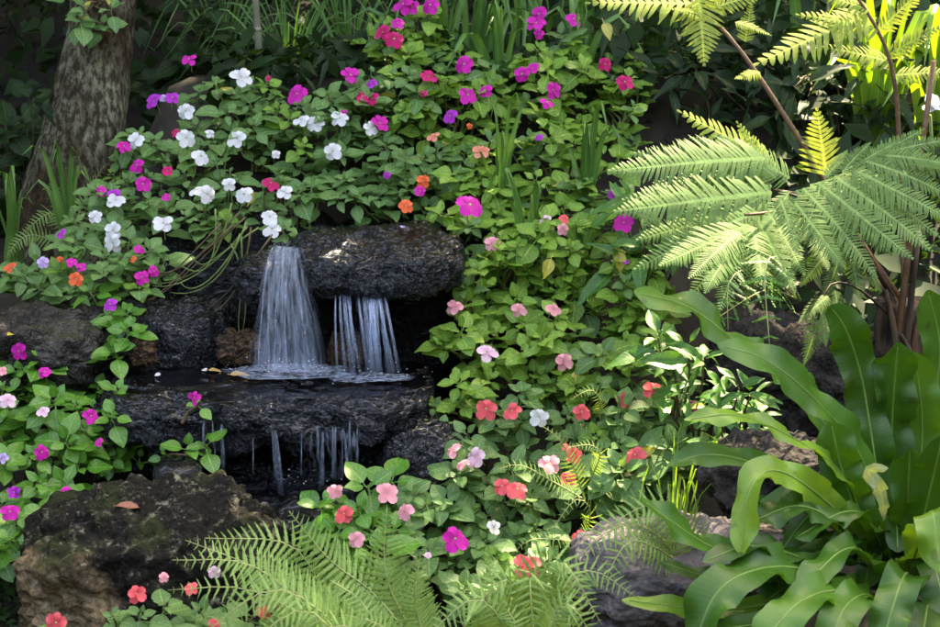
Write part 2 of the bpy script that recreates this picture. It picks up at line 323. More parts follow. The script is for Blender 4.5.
# ---------------------------------------------------------------- rocks
def rock(name, c, half, mat, seed, label, cat='rock', e=.75, amp=.16, sub=5, freq=2.2, rot=0, flat=None, crk=0):
    n_ = {4: 18, 5: 36, 6: 56, 7: 92}[sub]; kk = 2/e; idx = {}; vs_, fs = [], []
    q = Matrix.Rotation(rot, 3, 'Z'); sv = V((seed*7.3, seed*3.1, seed*1.7)); hm = (half[0]+half[1]+half[2])/3
    def vert(a):
        if a in idx: return idx[a]
        c3 = V([math.tan((k/n_*2-1)*math.pi/4) for k in a])
        p = c3/((abs(c3.x)**kk+abs(c3.y)**kk+abs(c3.z)**kk)**(1/kk))
        r = V((p.x*half[0], p.y*half[1], p.z*half[2])); nr = p.normalized(); w_ = r/hm
        d = noise.fractal(w_*freq+sv, .9, 2.1, 5)*amp*hm
        cell = noise.voronoi(w_*freq*1.3+sv)[0]
        d += (cell[1]-cell[0]-.35)*amp*.55*hm + (abs(noise.noise(w_*freq*4+sv))-.25)*amp*.35*hm
        if crk and nr.z < .8:
            wq = r*58+sv+V((1, 1, 1))*noise.noise(r*15)*.8
            d += crk*(.45-abs(noise.noise(wq)))*1.3 + crk*(.35-abs(noise.noise(wq*2.1)))*.7
        r = r + nr*d
        if flat is not None and r.z > flat*half[2]: r.z = flat*half[2] + (r.z-flat*half[2])*.25
        idx[a] = len(vs_); vs_.append(q @ r); return idx[a]
    for ax in range(3):
        for side in (0, n_):
            for u in range(n_):
                for v in range(n_):
                    f = []
                    for du, dv in ((0, 0), (1, 0), (1, 1), (0, 1)):
                        a = [0, 0, 0]; a[ax] = side; a[(ax+1) % 3] = u+du; a[(ax+2) % 3] = v+dv; f.append(vert(tuple(a)))
                    fs.append(f if side else f[::-1])
    return tag(link(name, mesh(name, vs_, fs, mat), None, Matrix.Translation(c)), label, cat)
WET = rockmat('rock_wet', (.0015, .0016, .002), (.006, .0063, .0075), wet=1.0, scale=10)
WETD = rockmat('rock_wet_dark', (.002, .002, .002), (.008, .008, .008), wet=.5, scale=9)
BOULDER = rockmat('rock_lichen', (.004, .0036, .0032), (.02, .018, .014), lichen=(.26, .25, .18), lich_amt=.85, moss=.45, patch=((-.18, -.2, .0), .155, (.24, .175, .10)), scale=11)
BROWN = rockmat('rock_brown', (.012, .0105, .009), (.055, .047, .039), wet=.25, scale=8, moss=.3)
GREY = rockmat('rock_grey', (.085, .075, .08), (.23, .205, .21), scale=12, lichen=(.32, .3, .3), lich_amt=.35)
GREYD = rockmat('rock_grey_dark', (.016, .014, .013), (.075, .068, .064), scale=14)
TAN = rockmat('rock_tan', (.02, .012, .006), (.12, .068, .028), wet=.5, scale=14)
rock('slab', at(378, 260, .2), (.205, .24, .068), WET, 1, 'black wet rock slab forming the lip of the upper falls', e=.6, amp=.11, sub=7, crk=.0045)
rock('lip_stone', at(285, 275, .2), (.115, .15, .06), WET, 21, 'dark wet stone under the wide main waterfall, beside the black slab', e=.6, amp=.15)
LDG = rock('ledge', at(262, 398, .02), (.39, .25, .075), WET, 3, 'long black wet ledge that catches the upper falls', e=.56, amp=.16, sub=7, flat=.72, crk=.005)
rock('back_rock', at(330, 335, .52), (.5, .17, .3), WETD, 4, 'dark rock face in the recess behind the upper falls', e=.6, amp=.2)
rock('wet_rock', at(165, 345, .22), (.16, .15, .115), WET, 5, 'bluish wet rock below the bare arching stems', e=.6, amp=.16, sub=6, crk=.006)
rock('pebble', at(240, 348, .1), (.052, .045, .04), TAN, 6, 'small brown stone standing against the foot of the main waterfall', e=.6, amp=.28, sub=5)
rock('pebble', at(143, 352, .03), (.03, .03, .035), TAN, 7, 'little orange brown stone on the ledge below the bluish rock', e=.7, amp=.3, sub=5)
rock('pebble', at(346, 350, .1), (.042, .04, .042), TAN, 8, 'small mottled stone between the two upper falls', e=.65, amp=.3, sub=5)
rock('boulder', at(424, 458, -.14), (.105, .12, .1), WET, 9, 'rounded black wet boulder under the pink impatiens edge', e=.8, amp=.12, sub=6, crk=.006)
rock('base_rock', at(300, 482, .02), (.42, .16, .095), WET, 10, 'low black rock behind the thin trickles under the ledge', e=.6, amp=.22)
rock('base_rock', at(270, 530, -.18), (.4, .2, .1), WETD, 11, 'dark rock floor at the foot of the trickles', e=.6, amp=.2)
BIG = rock('boulder', at(156, 582, -.62), (.275, .23, .195), BOULDER, 13, 'big dark boulder with tan patch, moss and pale lichen', 'boulder', e=.68, amp=.17, sub=6, freq=2.3)
rock('stone', at(178, 474, -.35), (.055, .06, .035), WET, 17, 'smooth dark wet stone resting behind the lichen boulder', e=.9, amp=.06, sub=4)
BRN = rock('boulder', at(38, 348, .1), (.175, .15, .095), BROWN, 12, 'brown weathered boulder below the orange impatiens', 'boulder', e=.65, amp=.2)
rock('boulder', at(692, 574, -.78), (.235, .17, .095), GREY, 14, 'grey purple boulder under the nest fern leaves', 'boulder', e=.7, amp=.14)
rock('boulder', at(780, 475, -.5), (.16, .14, .07), GREYD, 15, 'striated grey rock behind the upright nest fern leaf', 'boulder', e=.6, amp=.2)
rock('boulder', at(795, 372, .1), (.2, .2, .12), GREYD, 16, 'shaded rock below the tree fern fronds', 'boulder', e=.6, amp=.25)
rock('boulder', at(640, 640, -.85), (.1, .1, .06), GREY, 19, 'small pale grey rock at the foot of the grey boulder', 'boulder', e=.7, amp=.15, sub=4)

# ---------------------------------------------------------------- water
WFALL = watermat('falling_water', 8, .46, .82, .36, 1.6)
WSTR = watermat('water_strand', 3, .35, .8, .45, 5.0, edge=False)
WFOAM = watermat('foam', 7, .38, .72, .75, 7, edge=True)
def fall_pt(a, b, out, t):
    p = a.lerp(b, t); p.z = a.z + (b.z-a.z)*(t**1.45); p.y = a.y + (b.y-a.y)*(t**.75) - out*math.sin(math.pi*min(1, t*1.1))*.35
    return p
def strand(parent, a, b, out, r0, r1, seed, wig=.004):
    path, rads = [], []
    for i in range(11):
        t = i/10; p = fall_pt(a, b, out, t)
        p.x += wig*noise.noise(V((seed*3.7, t*4, 1))); p.y += wig*noise.noise(V((seed*5.1, t*4, 8)))
        path.append(p); rads.append((r0+(r1-r0)*t)*(.65+.7*abs(noise.noise(V((seed*9.1, t*5, 3))))))
    O = path[0]; vs_, fs, uv = [], [], []
    for i, p in enumerate(path):
        for k in range(5):
            g = 2*math.pi*k/5; vs_.append(p-O+V((math.cos(g), math.sin(g), 0))*rads[i]); uv.append((k/5+seed, i/10*2))
    for i in range(10):
        for k in range(5): fs.append((i*5+k, i*5+(k+1) % 5, i*5+5+(k+1) % 5, i*5+5+k))
    return link('water_strand', mesh('water_strand', vs_, fs, WSTR, uv), parent, Matrix.Translation(O))
def sheet(parent, a0, a1, b0, b1, out, seed, mat=WFALL, name='water_sheet', nu=26):
    nv = 18; O = a0.copy(); vs_, fs, uv = [], [], []
    for j in range(nv+1):
        t = j/nv
        for i in range(nu+1):
            u = i/nu; p = fall_pt(a0.lerp(a1, u), b0.lerp(b1, u), out, t)
            p.y += .018*noise.noise(V((u*5+seed*4, t*1.2, seed))); p.x += (b1-b0).length*.22*t*noise.noise(V((u*4+seed*3, t*2.5, seed+5)))
            vs_.append(p-O); uv.append((u, t))
    for j in range(nv):
        for i in range(nu): fs.append((j*(nu+1)+i, j*(nu+1)+i+1, (j+1)*(nu+1)+i+1, (j+1)*(nu+1)+i))
    return link(name, mesh(name, vs_, fs, mat, uv), parent, Matrix.Translation(O))
def spray(parent, c, sx, n, seed):
    r = random.Random(seed); vs_, fs = [], []
    for _ in range(n):
        p = V((r.gauss(0, sx), r.gauss(0, .022), abs(r.gauss(0, .012)))); s = r.uniform(.0006, .0016)
        b = len(vs_); vs_ += [p+V(q)*s for q in ((1, 0, 0), (-1, 0, 0), (0, 1, 0), (0, -1, 0), (0, 0, 1), (0, 0, -1))]
        fs += [(b+i, b+j, b+k) for i, j, k in ((0, 2, 4), (2, 1, 4), (1, 3, 4), (3, 0, 4), (2, 0, 5), (1, 2, 5), (3, 1, 5), (0, 3, 5))]
    return tag(link('spray', mesh('spray', vs_, fs, DROP), parent, Matrix.Translation(c)), kind='stuff')
DROP = plain('water_drop', (.75, .82, .92), .15, .05, 10, 0, spec=.7)
wf = empty('waterfall', at(290, 372, -.05)); tag(wf, 'wide white waterfall fanning from the gap beside the black slab', 'waterfall')
for k, (a, b_, c, d) in enumerate([(270, 304, 249, 331), (272, 300, 252, 322), (276, 303, 262, 328), (270, 292, 250, 300), (284, 304, 285, 330), (274, 298, 256, 312)]):
    yo = -.014*k
    sheet(wf, at(a, 246, .12+yo), at(b_, 248, .12+yo), at(c, 371, -.05+yo), at(d, 371, -.05+yo), .1+.02*(k % 3), k+1)
for k in range(5):
    u = U(.12, .88); j = U(0, .5) if rnd.random() < .35 else 0
    a0 = at(266+40*u, 248, .10).lerp(at(249+82*u, 371, -.06), j); b0 = at(247+84*u+U(-4, 4), 371, U(-.12, -.03))
    strand(wf, a0, b0, .09, U(.001, .0022), U(.0015, .0035), k)
spray(wf, at(292, 371, -.09), .075, 70, 3)
sheet(wf, at(274, 238, .34), at(302, 238, .34), at(268, 248, .11), at(305, 249, .11), 0, 31, watermat('lip_water', 9, .45, .8, .5, 2), 'water_film')
VEIL = watermat('water_veil', 2.6, .34, .74, .6, 2.6, ends=True)
wf2 = empty('waterfall', at(360, 376, -.05)); tag(wf2, 'thin split waterfall dripping off the edge of the black slab', 'waterfall')
for k, (xa, xb, r0) in enumerate([(340, 345, 1.4), (344, 352, 2.2), (350, 354, 1.5), (358, 368, 1.6), (364, 372, 2.4), (372, 375, 3.6), (376, 378, 3.0), (380, 389, 2.0), (384, 399, 1.6), (377, 394, 1.5), (347, 360, 1.2), (366, 381, 1.4), (373, 370, 1.6), (336, 337, 1.0)]):
    for q in (0, 1): sheet(wf2, at(xa-r0*.8, 294, -.01*q), at(xa+r0*.8, 294, -.01*q), at(xb-r0*1.35+q, 378, -.08-.01*q), at(xb+r0*1.35+q, 378, -.08-.01*q), .08, 100+k*2+q, VEIL, 'water_strand', 6)
sheet(wf2, at(340, 296, .0), at(386, 297, .0), at(343, 376, -.07), at(402, 378, -.07), .08, 9, watermat('thin_water', 13, .5, .75, .3, 1.6, ends=True))
sheet(wf2, at(312, 250, -.02), at(384, 258, -.02), at(322, 296, -.02), at(386, 297, -.02), .05, 12, watermat('film_water', 8, .55, .85, .2, 1.6), 'water_film')
spray(wf2, at(368, 377, -.1), .06, 45, 5)
VEIL2 = watermat('water_trickle', 2.6, .36, .76, .42, 3.0, ends=True)
wf3 = empty('waterfall', at(300, 488, -.2)); tag(wf3, 'row of thin trickles falling from under the long wet ledge', 'waterfall')
for k, (xa, xb, ya, yb, r0) in enumerate([(206, 206, 425, 470, 1.6), (221, 225, 428, 474, 1.6), (213, 214, 430, 465, .9), (273, 275, 436, 482, 1.3), (277, 280, 434, 488, 2.0), (318, 320, 436, 478, 1.5), (325, 322, 436, 484, 1.8), (331, 330, 436, 480, 1.2),
        (338, 334, 434, 480, 1.6), (346, 346, 432, 474, 1.3), (352, 352, 430, 476, 1.7), (358, 360, 428, 470, 1.2), (300, 298, 438, 480, .8), (255, 256, 436, 476, .8), (341, 341, 436, 486, 1.0)]):
    xa += U(-2.5, 2.5); xb += U(-3, 3); ya += U(-8, 5); yb += U(-16, 8); r0 *= U(.5, 1.25)
    for q in (0, 1): sheet(wf3, at(xa-r0*.7, ya-4, -.235-.006*q), at(xa+r0*.7, ya-4, -.235-.006*q), at(xb-r0*1.3+q*.6, yb+U(-4, 8), -.245-.008*q), at(xb+r0*1.3+q*.6, yb+U(-4, 8), -.245-.008*q), .015, 200+k*2+q, VEIL2, 'water_strand', 6)
sheet(wf3, at(200, 392, -.245), at(385, 392, -.245), at(200, 442, -.25), at(372, 438, -.25), .02, 15, watermat('film_water_ledge', 22, .56, .8, .14, 1.2), 'water_film')
sheet(wf3, at(305, 434, -.22), at(362, 430, -.22), at(310, 486, -.24), at(366, 478, -.24), .02, 17, watermat('thin_water_ledge', 14, .5, .75, .3, 1.2, ends=True))
spray(wf3, at(325, 484, -.25), .08, 20, 6)
# shallow water standing on the ledge and in the pool below
def pool(name, c, rx, ry, mat, seed):
    vs_ = [V((0, 0, 0))]; uv = [(.5, .5)]; fs = []; n_ = 40
    for ring in range(1, 7):
        for k in range(n_):
            g = 2*math.pi*k/n_; q = 1+.25*noise.noise(V((math.cos(g)*1.5, math.sin(g)*1.5, seed)))
            vs_.append(V((math.cos(g)*rx*q*ring/6, math.sin(g)*ry*q*ring/6, .003*noise.noise(V((g*3, ring*1.7, seed))))))
            uv.append((.5+math.cos(g)*ring/12, .5+math.sin(g)*ring/12))
    for k in range(n_): fs.append((0, 1+k, 1+(k+1) % n_))
    for ring in range(5):
        for k in range(n_): fs.append((1+ring*n_+k, 1+(ring+1)*n_+k, 1+(ring+1)*n_+(k+1) % n_, 1+ring*n_+(k+1) % n_))
    return tag(link(name, mesh(name, vs_, fs, mat, uv), None, Matrix.Translation(c)), kind='structure')
POOL = plain('pool_water', (.008, .009, .009), .08, .3, 30, .5, spec=.7)
pool('water', V((-.35, -.3, -.19)), .45, .4, POOL, 4)
pool('water_foam', at(292, 373, -.07)+V((0, 0, .004)), .17, .07, WFOAM, 6)
pool('water_foam', at(366, 379, -.09)+V((0, 0, .004)), .1, .05, WFOAM, 9)

# ---------------------------------------------------------------- leaves and flowers: shared meshes
def leaf_mesh(name, mat, W=.62, fold=.18, droop=.2, pet=.3, sharp=.75, wave=.03, seed=0, rows=7, tipp=.9):
    vs_, uv, fs = [], [], []
    us = (-1, -.5, 0, .5, 1)
    pts = [(-pet, .022)]+[(i/rows, None) for i in range(rows+1)]
    for y, wd in pts:
        t = max(0, y); w_ = wd if wd else max(.02, W/2*(math.sin(math.pi*min(1, t**sharp))**tipp))
        for u in us:
            z = fold*abs(u)*w_*1.6 - droop*t*t + (wave*math.sin(t*9+u*2+seed)*abs(u) if wd is None else .0) + (.12*pet if wd else 0)
            vs_.append(V((u*w_+.03*math.sin(seed+t*3), y, z))); uv.append((u*.5+.5, t))
    for j in range(len(pts)-1):
        for i in range(4): fs.append((j*5+i, j*5+i+1, j*5+6+i, j*5+5+i))
    return mesh(name, vs_, fs, mat, uv)
def comb(name, mat, n, prof, ang=68, fill=.8, droop=.1, cup=.05, w0=1.0, curl=0.0, wds=((.18, .80), (.5, .92), (.82, .62))):
    """a pinna: rib along +Y with leaflets (one connected sheet); prof(t) gives leaflet length"""
    rib, vs_, uv, fs = [], [], [], []
    for i in range(n+1):
        t = i/n; rib.append(V((0, t, -droop*t*t))); vs_.append(rib[-1]); uv.append((.5, t))
    ca, sa = math.cos(R(ang)), math.sin(R(ang)); sp = 1/n
    for i in range(n):
        t = (i+.5)/n
        for s in (-1, 1):
            L_ = prof(t)*U(.8, 1.14); da = U(-.12, .12); ca, sa = math.cos(R(ang)+da), math.sin(R(ang)+da)
            c = (rib[i]+rib[i+1])/2; d = V((s*sa, ca, 0)); b = len(vs_)
            for q, wd in wds:
                m_ = c+d*L_*q; m_.z += cup*L_*q - .25*L_*q*q - curl*L_*q*q
                h_ = sp*fill*wd/2*w0
                vs_ += [m_-V((0, h_, 0)), m_+V((0, h_, 0))]; uv += [(.5+s*.5*q, t-.02), (.5+s*.5*q, t+.02)]
            e = c+d*L_; e.z += cup*L_-.25*L_-curl*L_; vs_.append(e); uv.append((.5+s*.5, t))
            F = [(i, i+1, b+1, b), (b, b+1, b+3, b+2), (b+2, b+3, b+5, b+4), (b+4, b+5, b+6)]
            fs += F if s < 0 else [f[::-1] for f in F]
    return mesh(name, vs_, fs, mat, uv)
LEAF = {}
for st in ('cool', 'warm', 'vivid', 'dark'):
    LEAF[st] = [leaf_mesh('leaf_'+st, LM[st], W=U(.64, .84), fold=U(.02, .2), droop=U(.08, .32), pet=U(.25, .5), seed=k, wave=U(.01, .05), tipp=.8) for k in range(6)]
LEAF['yellow'] = [leaf_mesh('leaf_yellowed', LM['yellow'], W=.6, fold=.3, droop=.3, seed=3)]
LEAF['lance'] = [leaf_mesh('leaf_lance', LM['broad'], W=U(.34, .46), fold=U(.1, .3), droop=U(.2, .55), pet=.12, seed=k, rows=9, tipp=.8) for k in range(5)]
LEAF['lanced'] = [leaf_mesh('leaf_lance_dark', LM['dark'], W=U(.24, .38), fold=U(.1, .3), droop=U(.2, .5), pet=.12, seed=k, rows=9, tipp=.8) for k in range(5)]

def petal_mesh(mat):
    vs_, uv, fs = [], [], []; rows, us = 7, (-1, -.5, 0, .5, 1)
    for j in range(rows+1):
        t = j/rows
        for u in us:
            w_ = max(.045, .245*math.sqrt(max(0, 1-(2*(.03+.95*t)-1)**2)))*(.8+.25*t)
            y = .03+.5*t - (.05 if (u == 0 and j == rows) else 0)
            vs_.append(V((u*w_, y, .05*math.sin(t*2.2)-.1*t*t+.04*u*u*t))); uv.append((u*.5+.5, t))
    for j in range(rows):
        for i in range(4): fs.append((j*5+i, j*5+i+1, j*5+6+i, j*5+5+i))
    return mesh('petal', vs_, fs, mat, uv)
PETAL = {k: petal_mesh(m) for k, m in FLC.items()}
def core_mesh():
    vs_, fs = [], []; prof = [(.03, .01), (.015, .07), (-.03, .05), (-.1, .028), (-.35, .02), (-.6, .018), (-.9, .016)]
    for z, r in prof:
        off = V((0, -.55*max(0, -z-.1)**1.6, z))
        for k in range(6): g = k*math.pi/3; vs_.append(off+V((math.cos(g)*r, math.sin(g)*r, 0)))
    for j in range(len(prof)-1):
        for k in range(6): fs.append((j*6+k, j*6+6+k, j*6+6+(k+1) % 6, j*6+(k+1) % 6))
    fs.append(tuple(range(6)))
    return mesh('flower', vs_, fs, EYE)
CORE = core_mesh()
def flower(parent, p, col, dia, n):
    up = (V((0, 0, 1))-n*n.z)
    up = up.normalized() if up.length > .1 else V((0, 1, 0))
    M = frame(p, up, n, dia)
    f = link('flower', CORE, parent, M)
    a0 = U(-12, 12)
    for k, (a, s) in enumerate(((0, .92), (68, 1.0), (-68, 1.0), (142, 1.06), (-142, 1.06))):
        L_ = Matrix.Rotation(R(a+a0+U(-5, 5)), 4, 'Z') @ Matrix.Translation((0, 0, .006*k)) @ Matrix.Rotation(R(U(-26, 14)), 4, 'X') @ Matrix.Rotation(R(U(-7, 7)), 4, 'Y') @ Matrix.Diagonal((s*U(.92, 1.08), s*U(.92, 1.05), 1, 1))
        link('petal', PETAL[col], f, M @ L_)
    return f

# ---------------------------------------------------------------- impatiens
TOCAM = V((0, -1, .26)).normalized(); ZUP = V((0, 0, 1))
PL = [  # px, py, leaf colour, label
 (165, 118, 'cool', 'impatiens with purple and white flowers next to the tree trunk'),
 (262, 118, 'cool', 'impatiens with white flowers and one magenta bloom below the bamboo stake'),
 (330, 135, 'cool', 'impatiens with white flowers beside the magenta ones above the black slab'),
 (215, 190, 'cool', 'impatiens with many white flowers above the bare arching stems'),
 (130, 195, 'cool', 'impatiens with mixed magenta, violet and white flowers below the tree trunk'),
 (272, 218, 'cool', 'impatiens with white flowers hanging over the top of the main waterfall'),
 (55, 266, 'cool', 'low impatiens with orange and lilac flowers above the brown boulder'),
 (125, 270, 'cool', 'impatiens with magenta pair of flowers above the bluish wet rock'),
 (118, 322, 'vivid', 'trailing impatiens with one purple flower reaching down between brown boulder and wet rock'),
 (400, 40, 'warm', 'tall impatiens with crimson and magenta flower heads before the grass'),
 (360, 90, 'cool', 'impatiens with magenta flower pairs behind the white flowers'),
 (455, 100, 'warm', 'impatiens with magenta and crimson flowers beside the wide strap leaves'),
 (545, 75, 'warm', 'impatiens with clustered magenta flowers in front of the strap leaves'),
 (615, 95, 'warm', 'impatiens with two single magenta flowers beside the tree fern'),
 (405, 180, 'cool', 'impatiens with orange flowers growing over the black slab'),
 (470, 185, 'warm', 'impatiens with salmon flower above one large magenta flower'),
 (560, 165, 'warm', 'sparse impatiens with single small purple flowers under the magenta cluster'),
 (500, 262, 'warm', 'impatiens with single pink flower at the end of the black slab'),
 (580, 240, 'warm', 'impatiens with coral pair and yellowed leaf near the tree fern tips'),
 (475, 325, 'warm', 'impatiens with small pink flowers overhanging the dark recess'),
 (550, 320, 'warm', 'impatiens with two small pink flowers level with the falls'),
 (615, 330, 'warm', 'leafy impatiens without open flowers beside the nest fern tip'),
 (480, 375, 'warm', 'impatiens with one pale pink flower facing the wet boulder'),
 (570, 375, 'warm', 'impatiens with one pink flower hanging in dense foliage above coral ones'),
 (500, 425, 'cool', 'impatiens with two ruffled coral flowers and a white one'),
 (600, 425, 'cool', 'impatiens with small red coral flowers on the slope'),
 (655, 410, 'cool', 'impatiens with wide coral flower beside the nest fern leaves'),
 (365, 510, 'vivid', 'small impatiens with coral pink flowers leaning over the pool'),
 (450, 470, 'cool', 'impatiens with pale pink flower heads beside the wet boulder'),
 (540, 475, 'cool', 'impatiens with double coral flower head amid small fern fronds'),
 (640, 465, 'cool', 'impatiens with one scarlet coral flower beside the wavy nest fern leaf'),
 (455, 550, 'cool', 'impatiens with one deep magenta flower behind the light fern'),
 (550, 550, 'cool', 'impatiens with large coral pink flower in front of the grey boulder'),
 (25, 365, 'vivid', 'impatiens with magenta and pale pink flowers against the brown boulder'),
 (105, 420, 'vivid', 'bright green impatiens with magenta flowers at the end of the wet ledge'),
 (30, 478, 'vivid', 'impatiens with purple flowers beside the lichen boulder'),
 (193, 405, 'vivid', 'tiny impatiens sprig with one magenta flower on the wet ledge'),
 (190, 447, 'vivid', 'tiny flowerless impatiens sprig above the smooth wet stone'),
 (60, 628, 'cool', 'impatiens with coral flowers at the foot of the lichen boulder'),
 (140, 600, 'cool', 'impatiens with one coral and one pink flower beside the light fern'),
 (250, 612, 'cool', 'impatiens with coral flowers showing through the light fern fronds'),
]
FL = """w 241 77 20;w 186 111 15;w 136 140 15;w 186 138 17;w 210 133 9;w 237 139 17;w 201 156 17;w 197 190 15;w 207 194 16;w 229 184 12;w 244 194 16;w 284 192 15
w 116 200 16;w 301 120 14;w 315 123 16;w 276 154 8;w 95 216 12;w 113 230 16;w 113 243 17;w 163 223 18;w 270 217 15;w 272 229 17;w 340 118 16;w 371 128 13;w 333 151 16
p 154 101 15;p 172 97 13;v 163 98 7;m 189 59 13;m 124 146 13;r 175 133 8;m 297 94 19;m 137 165 14;r 167 171 10;m 143 184 14;m 101 191 10;p 114 194 12;m 166 197 8;r 271 183 16;r 268 78 6
p 61 233 10;m 139 249 10;m 154 271 11;m 142 277 14;m 72 262 10;m 81 267 9;v 43 262 11;p 110 304 13;o 11 267 13;o 76 279 13;o 133 259 7;o 60 259 6
m 19 351 16;m 45 372 12;k 2 371 9;l 8 400 15;l 43 411 12;m 91 416 15;m 194 398 13;m 99 442 9;m 42 452 14;v 3 458 11;p 14 492 12;m 10 512 17;m 64 492 15
c 137 594 17;k 164 577 10;c 56 623 22;c 214 624 13;c 264 611 15;c 280 600 15;l 214 572 12;c 191 588 13
m 403 4 18;m 412 6 14;m 430 5 16;m 398 23 12;r 383 32 15;r 394 39 16;m 351 75 17;p 371 83 12;r 362 96 15;r 372 98 13;m 344 112 6;m 380 123 16;r 429 77 16;m 464 64 16;m 468 95 17;m 485 90 13
p 450 116 14;r 424 93 7;m 539 14 16;m 536 23 17;m 539 34 10;m 574 19 15;m 522 74 14;m 533 68 13;m 553 90 16;m 547 102 13;r 605 64 12;r 625 82 15;p 539 137 8;p 387 175 7;m 420 191 10
o 423 181 13;o 406 206 14;s 481 151 15;s 433 136 12;o 470 126 6;m 470 205 24;p 613 193 11;m 624 223 18;p 626 262 6;l 545 220 12;c 564 219 10;k 563 229 11;k 492 243 14
k 455 307 16;k 519 309 14;k 553 309 15;l 487 352 19;k 564 361 17;c 486 409 20;c 512 411 18;c 582 412 16;c 624 400 14;w 539 417 17;c 653 389 19;m 693 407 13
k 453 449 17;l 475 457 20;k 463 464 14;k 387 493 21;k 335 491 14;c 344 514 18;k 405 511 18;k 357 539 16;c 502 486 18;c 517 489 20;k 550 464 20;c 568 448 12;c 574 455 15;c 568 478 14;c 635 455 20
m 455 539 25;w 494 527 14;c 581 538 16;c 527 565 27;l 428 555 7"""
POLY = [
 [(20, 275), (70, 215), (110, 165), (150, 95), (235, 72), (300, 85), (345, 100), (385, 130), (390, 195), (320, 205), (300, 190), (285, 245), (255, 240), (235, 215), (200, 232), (165, 258), (145, 300), (120, 340), (95, 345), (85, 300), (0, 280), (0, 262)],
 [(340, 75), (375, 25), (430, 10), (440, 50), (520, 55), (560, 30), (640, 55), (645, 130), (610, 180), (645, 250), (665, 300), (685, 390), (690, 430), (655, 475), (610, 545), (570, 590), (430, 600), (395, 555), (330, 560), (315, 500), (385, 465), (425, 455), (440, 425), (425, 405), (450, 385), (440, 345), (465, 300), (455, 270), (475, 240), (455, 215), (395, 212), (375, 175), (345, 115)],
 [(0, 355), (30, 345), (60, 380), (110, 385), (140, 400), (140, 440), (190, 455), (130, 462), (85, 480), (50, 525), (15, 545), (0, 560)],
 [(30, 628), (90, 630), (125, 606), (165, 598), (210, 610), (280, 612), (280, 650), (30, 650)],
]
def inside(x, y, P):
    c = False; j = len(P)-1
    for i in range(len(P)):
        if (P[i][1] > y) != (P[j][1] > y) and x < (P[j][0]-P[i][0])*(y-P[i][1])/(P[j][1]-P[i][1])+P[i][0]: c = not c
        j = i
    return c
def near(px, py, seeds=PL):
    return min(range(len(seeds)), key=lambda i: (seeds[i][0]-px)**2+((seeds[i][1]-py)*1.1)**2)
flowers = [(a[0], float(a[1]), float(a[2]), float(a[3])) for a in (q.split() for q in FL.replace('\n', ';').split(';')) if a]
shoots = [(196, 402), (188, 448), (204, 443), (112, 320), (128, 330), (98, 330), (115, 350), (188, 312)]
for P in POLY:
    x0, x1 = min(p[0] for p in P), max(p[0] for p in P); y0, y1 = min(p[1] for p in P), max(p[1] for p in P)
    for _ in range(6000):
        x, y = U(x0, x1), U(y0, y1)
        if not inside(x, y, P): continue
        dmin = (12.2 + y*.013)*(1.1 if x > 480 and y < 205 else 1)
        if all((x-a)**2+(y-b)**2 > dmin*dmin for a, b in shoots): shoots.append((x, y))
roots = []
for px, py, st, lab in PL:
    tiny = 'tiny' in lab
    c = at(px, py, Yp(px, py)+(.08 if not tiny else 0)); c.z -= .03
    g = ground(c.x, c.y)
    if tiny: c = at(px, py+16, Yp(px, py)+.03)
    else: c.z = g
    o = empty('impatiens_plant', c)
    tag(o, lab, 'flower plant', 'impatiens growing on the banks'); roots.append((o, c, st))
nleaf = 0
def rosette(root, st, tip, axis, n, size, scale_in=.45):
    global nleaf
    a = axis.normalized(); e1 = a.orthogonal().normalized(); e2 = a.cross(e1); ph = U(0, 6.28)
    for k in range(n):
        f = k/(n-1) if n > 1 else 0
        g = ph+k*2.4+U(-.25, .25); el = R(-8+62*f**1.3+U(-14, 14)); s = size*(1-(1-scale_in)*f)*U(.7, 1.2)
        rad = e1*math.cos(g)+e2*math.sin(g); d = rad*math.cos(el)+a*math.sin(el)
        nn = a*math.cos(el)-rad*math.sin(el)+V((U(-.3, .3), U(-.3, .3), U(-.1, .3)))
        p = tip + d*s*.3 - a*(.018*(1-f))
        m = rnd.choice(LEAF[st]) if rnd.random() > .006 else LEAF['yellow'][0]
        link('leaf', m, root, frame(p, d, nn, s, s*U(.88, 1.1))); nleaf += 1
PSZ = [U(.85, 1.2) for _ in PL]
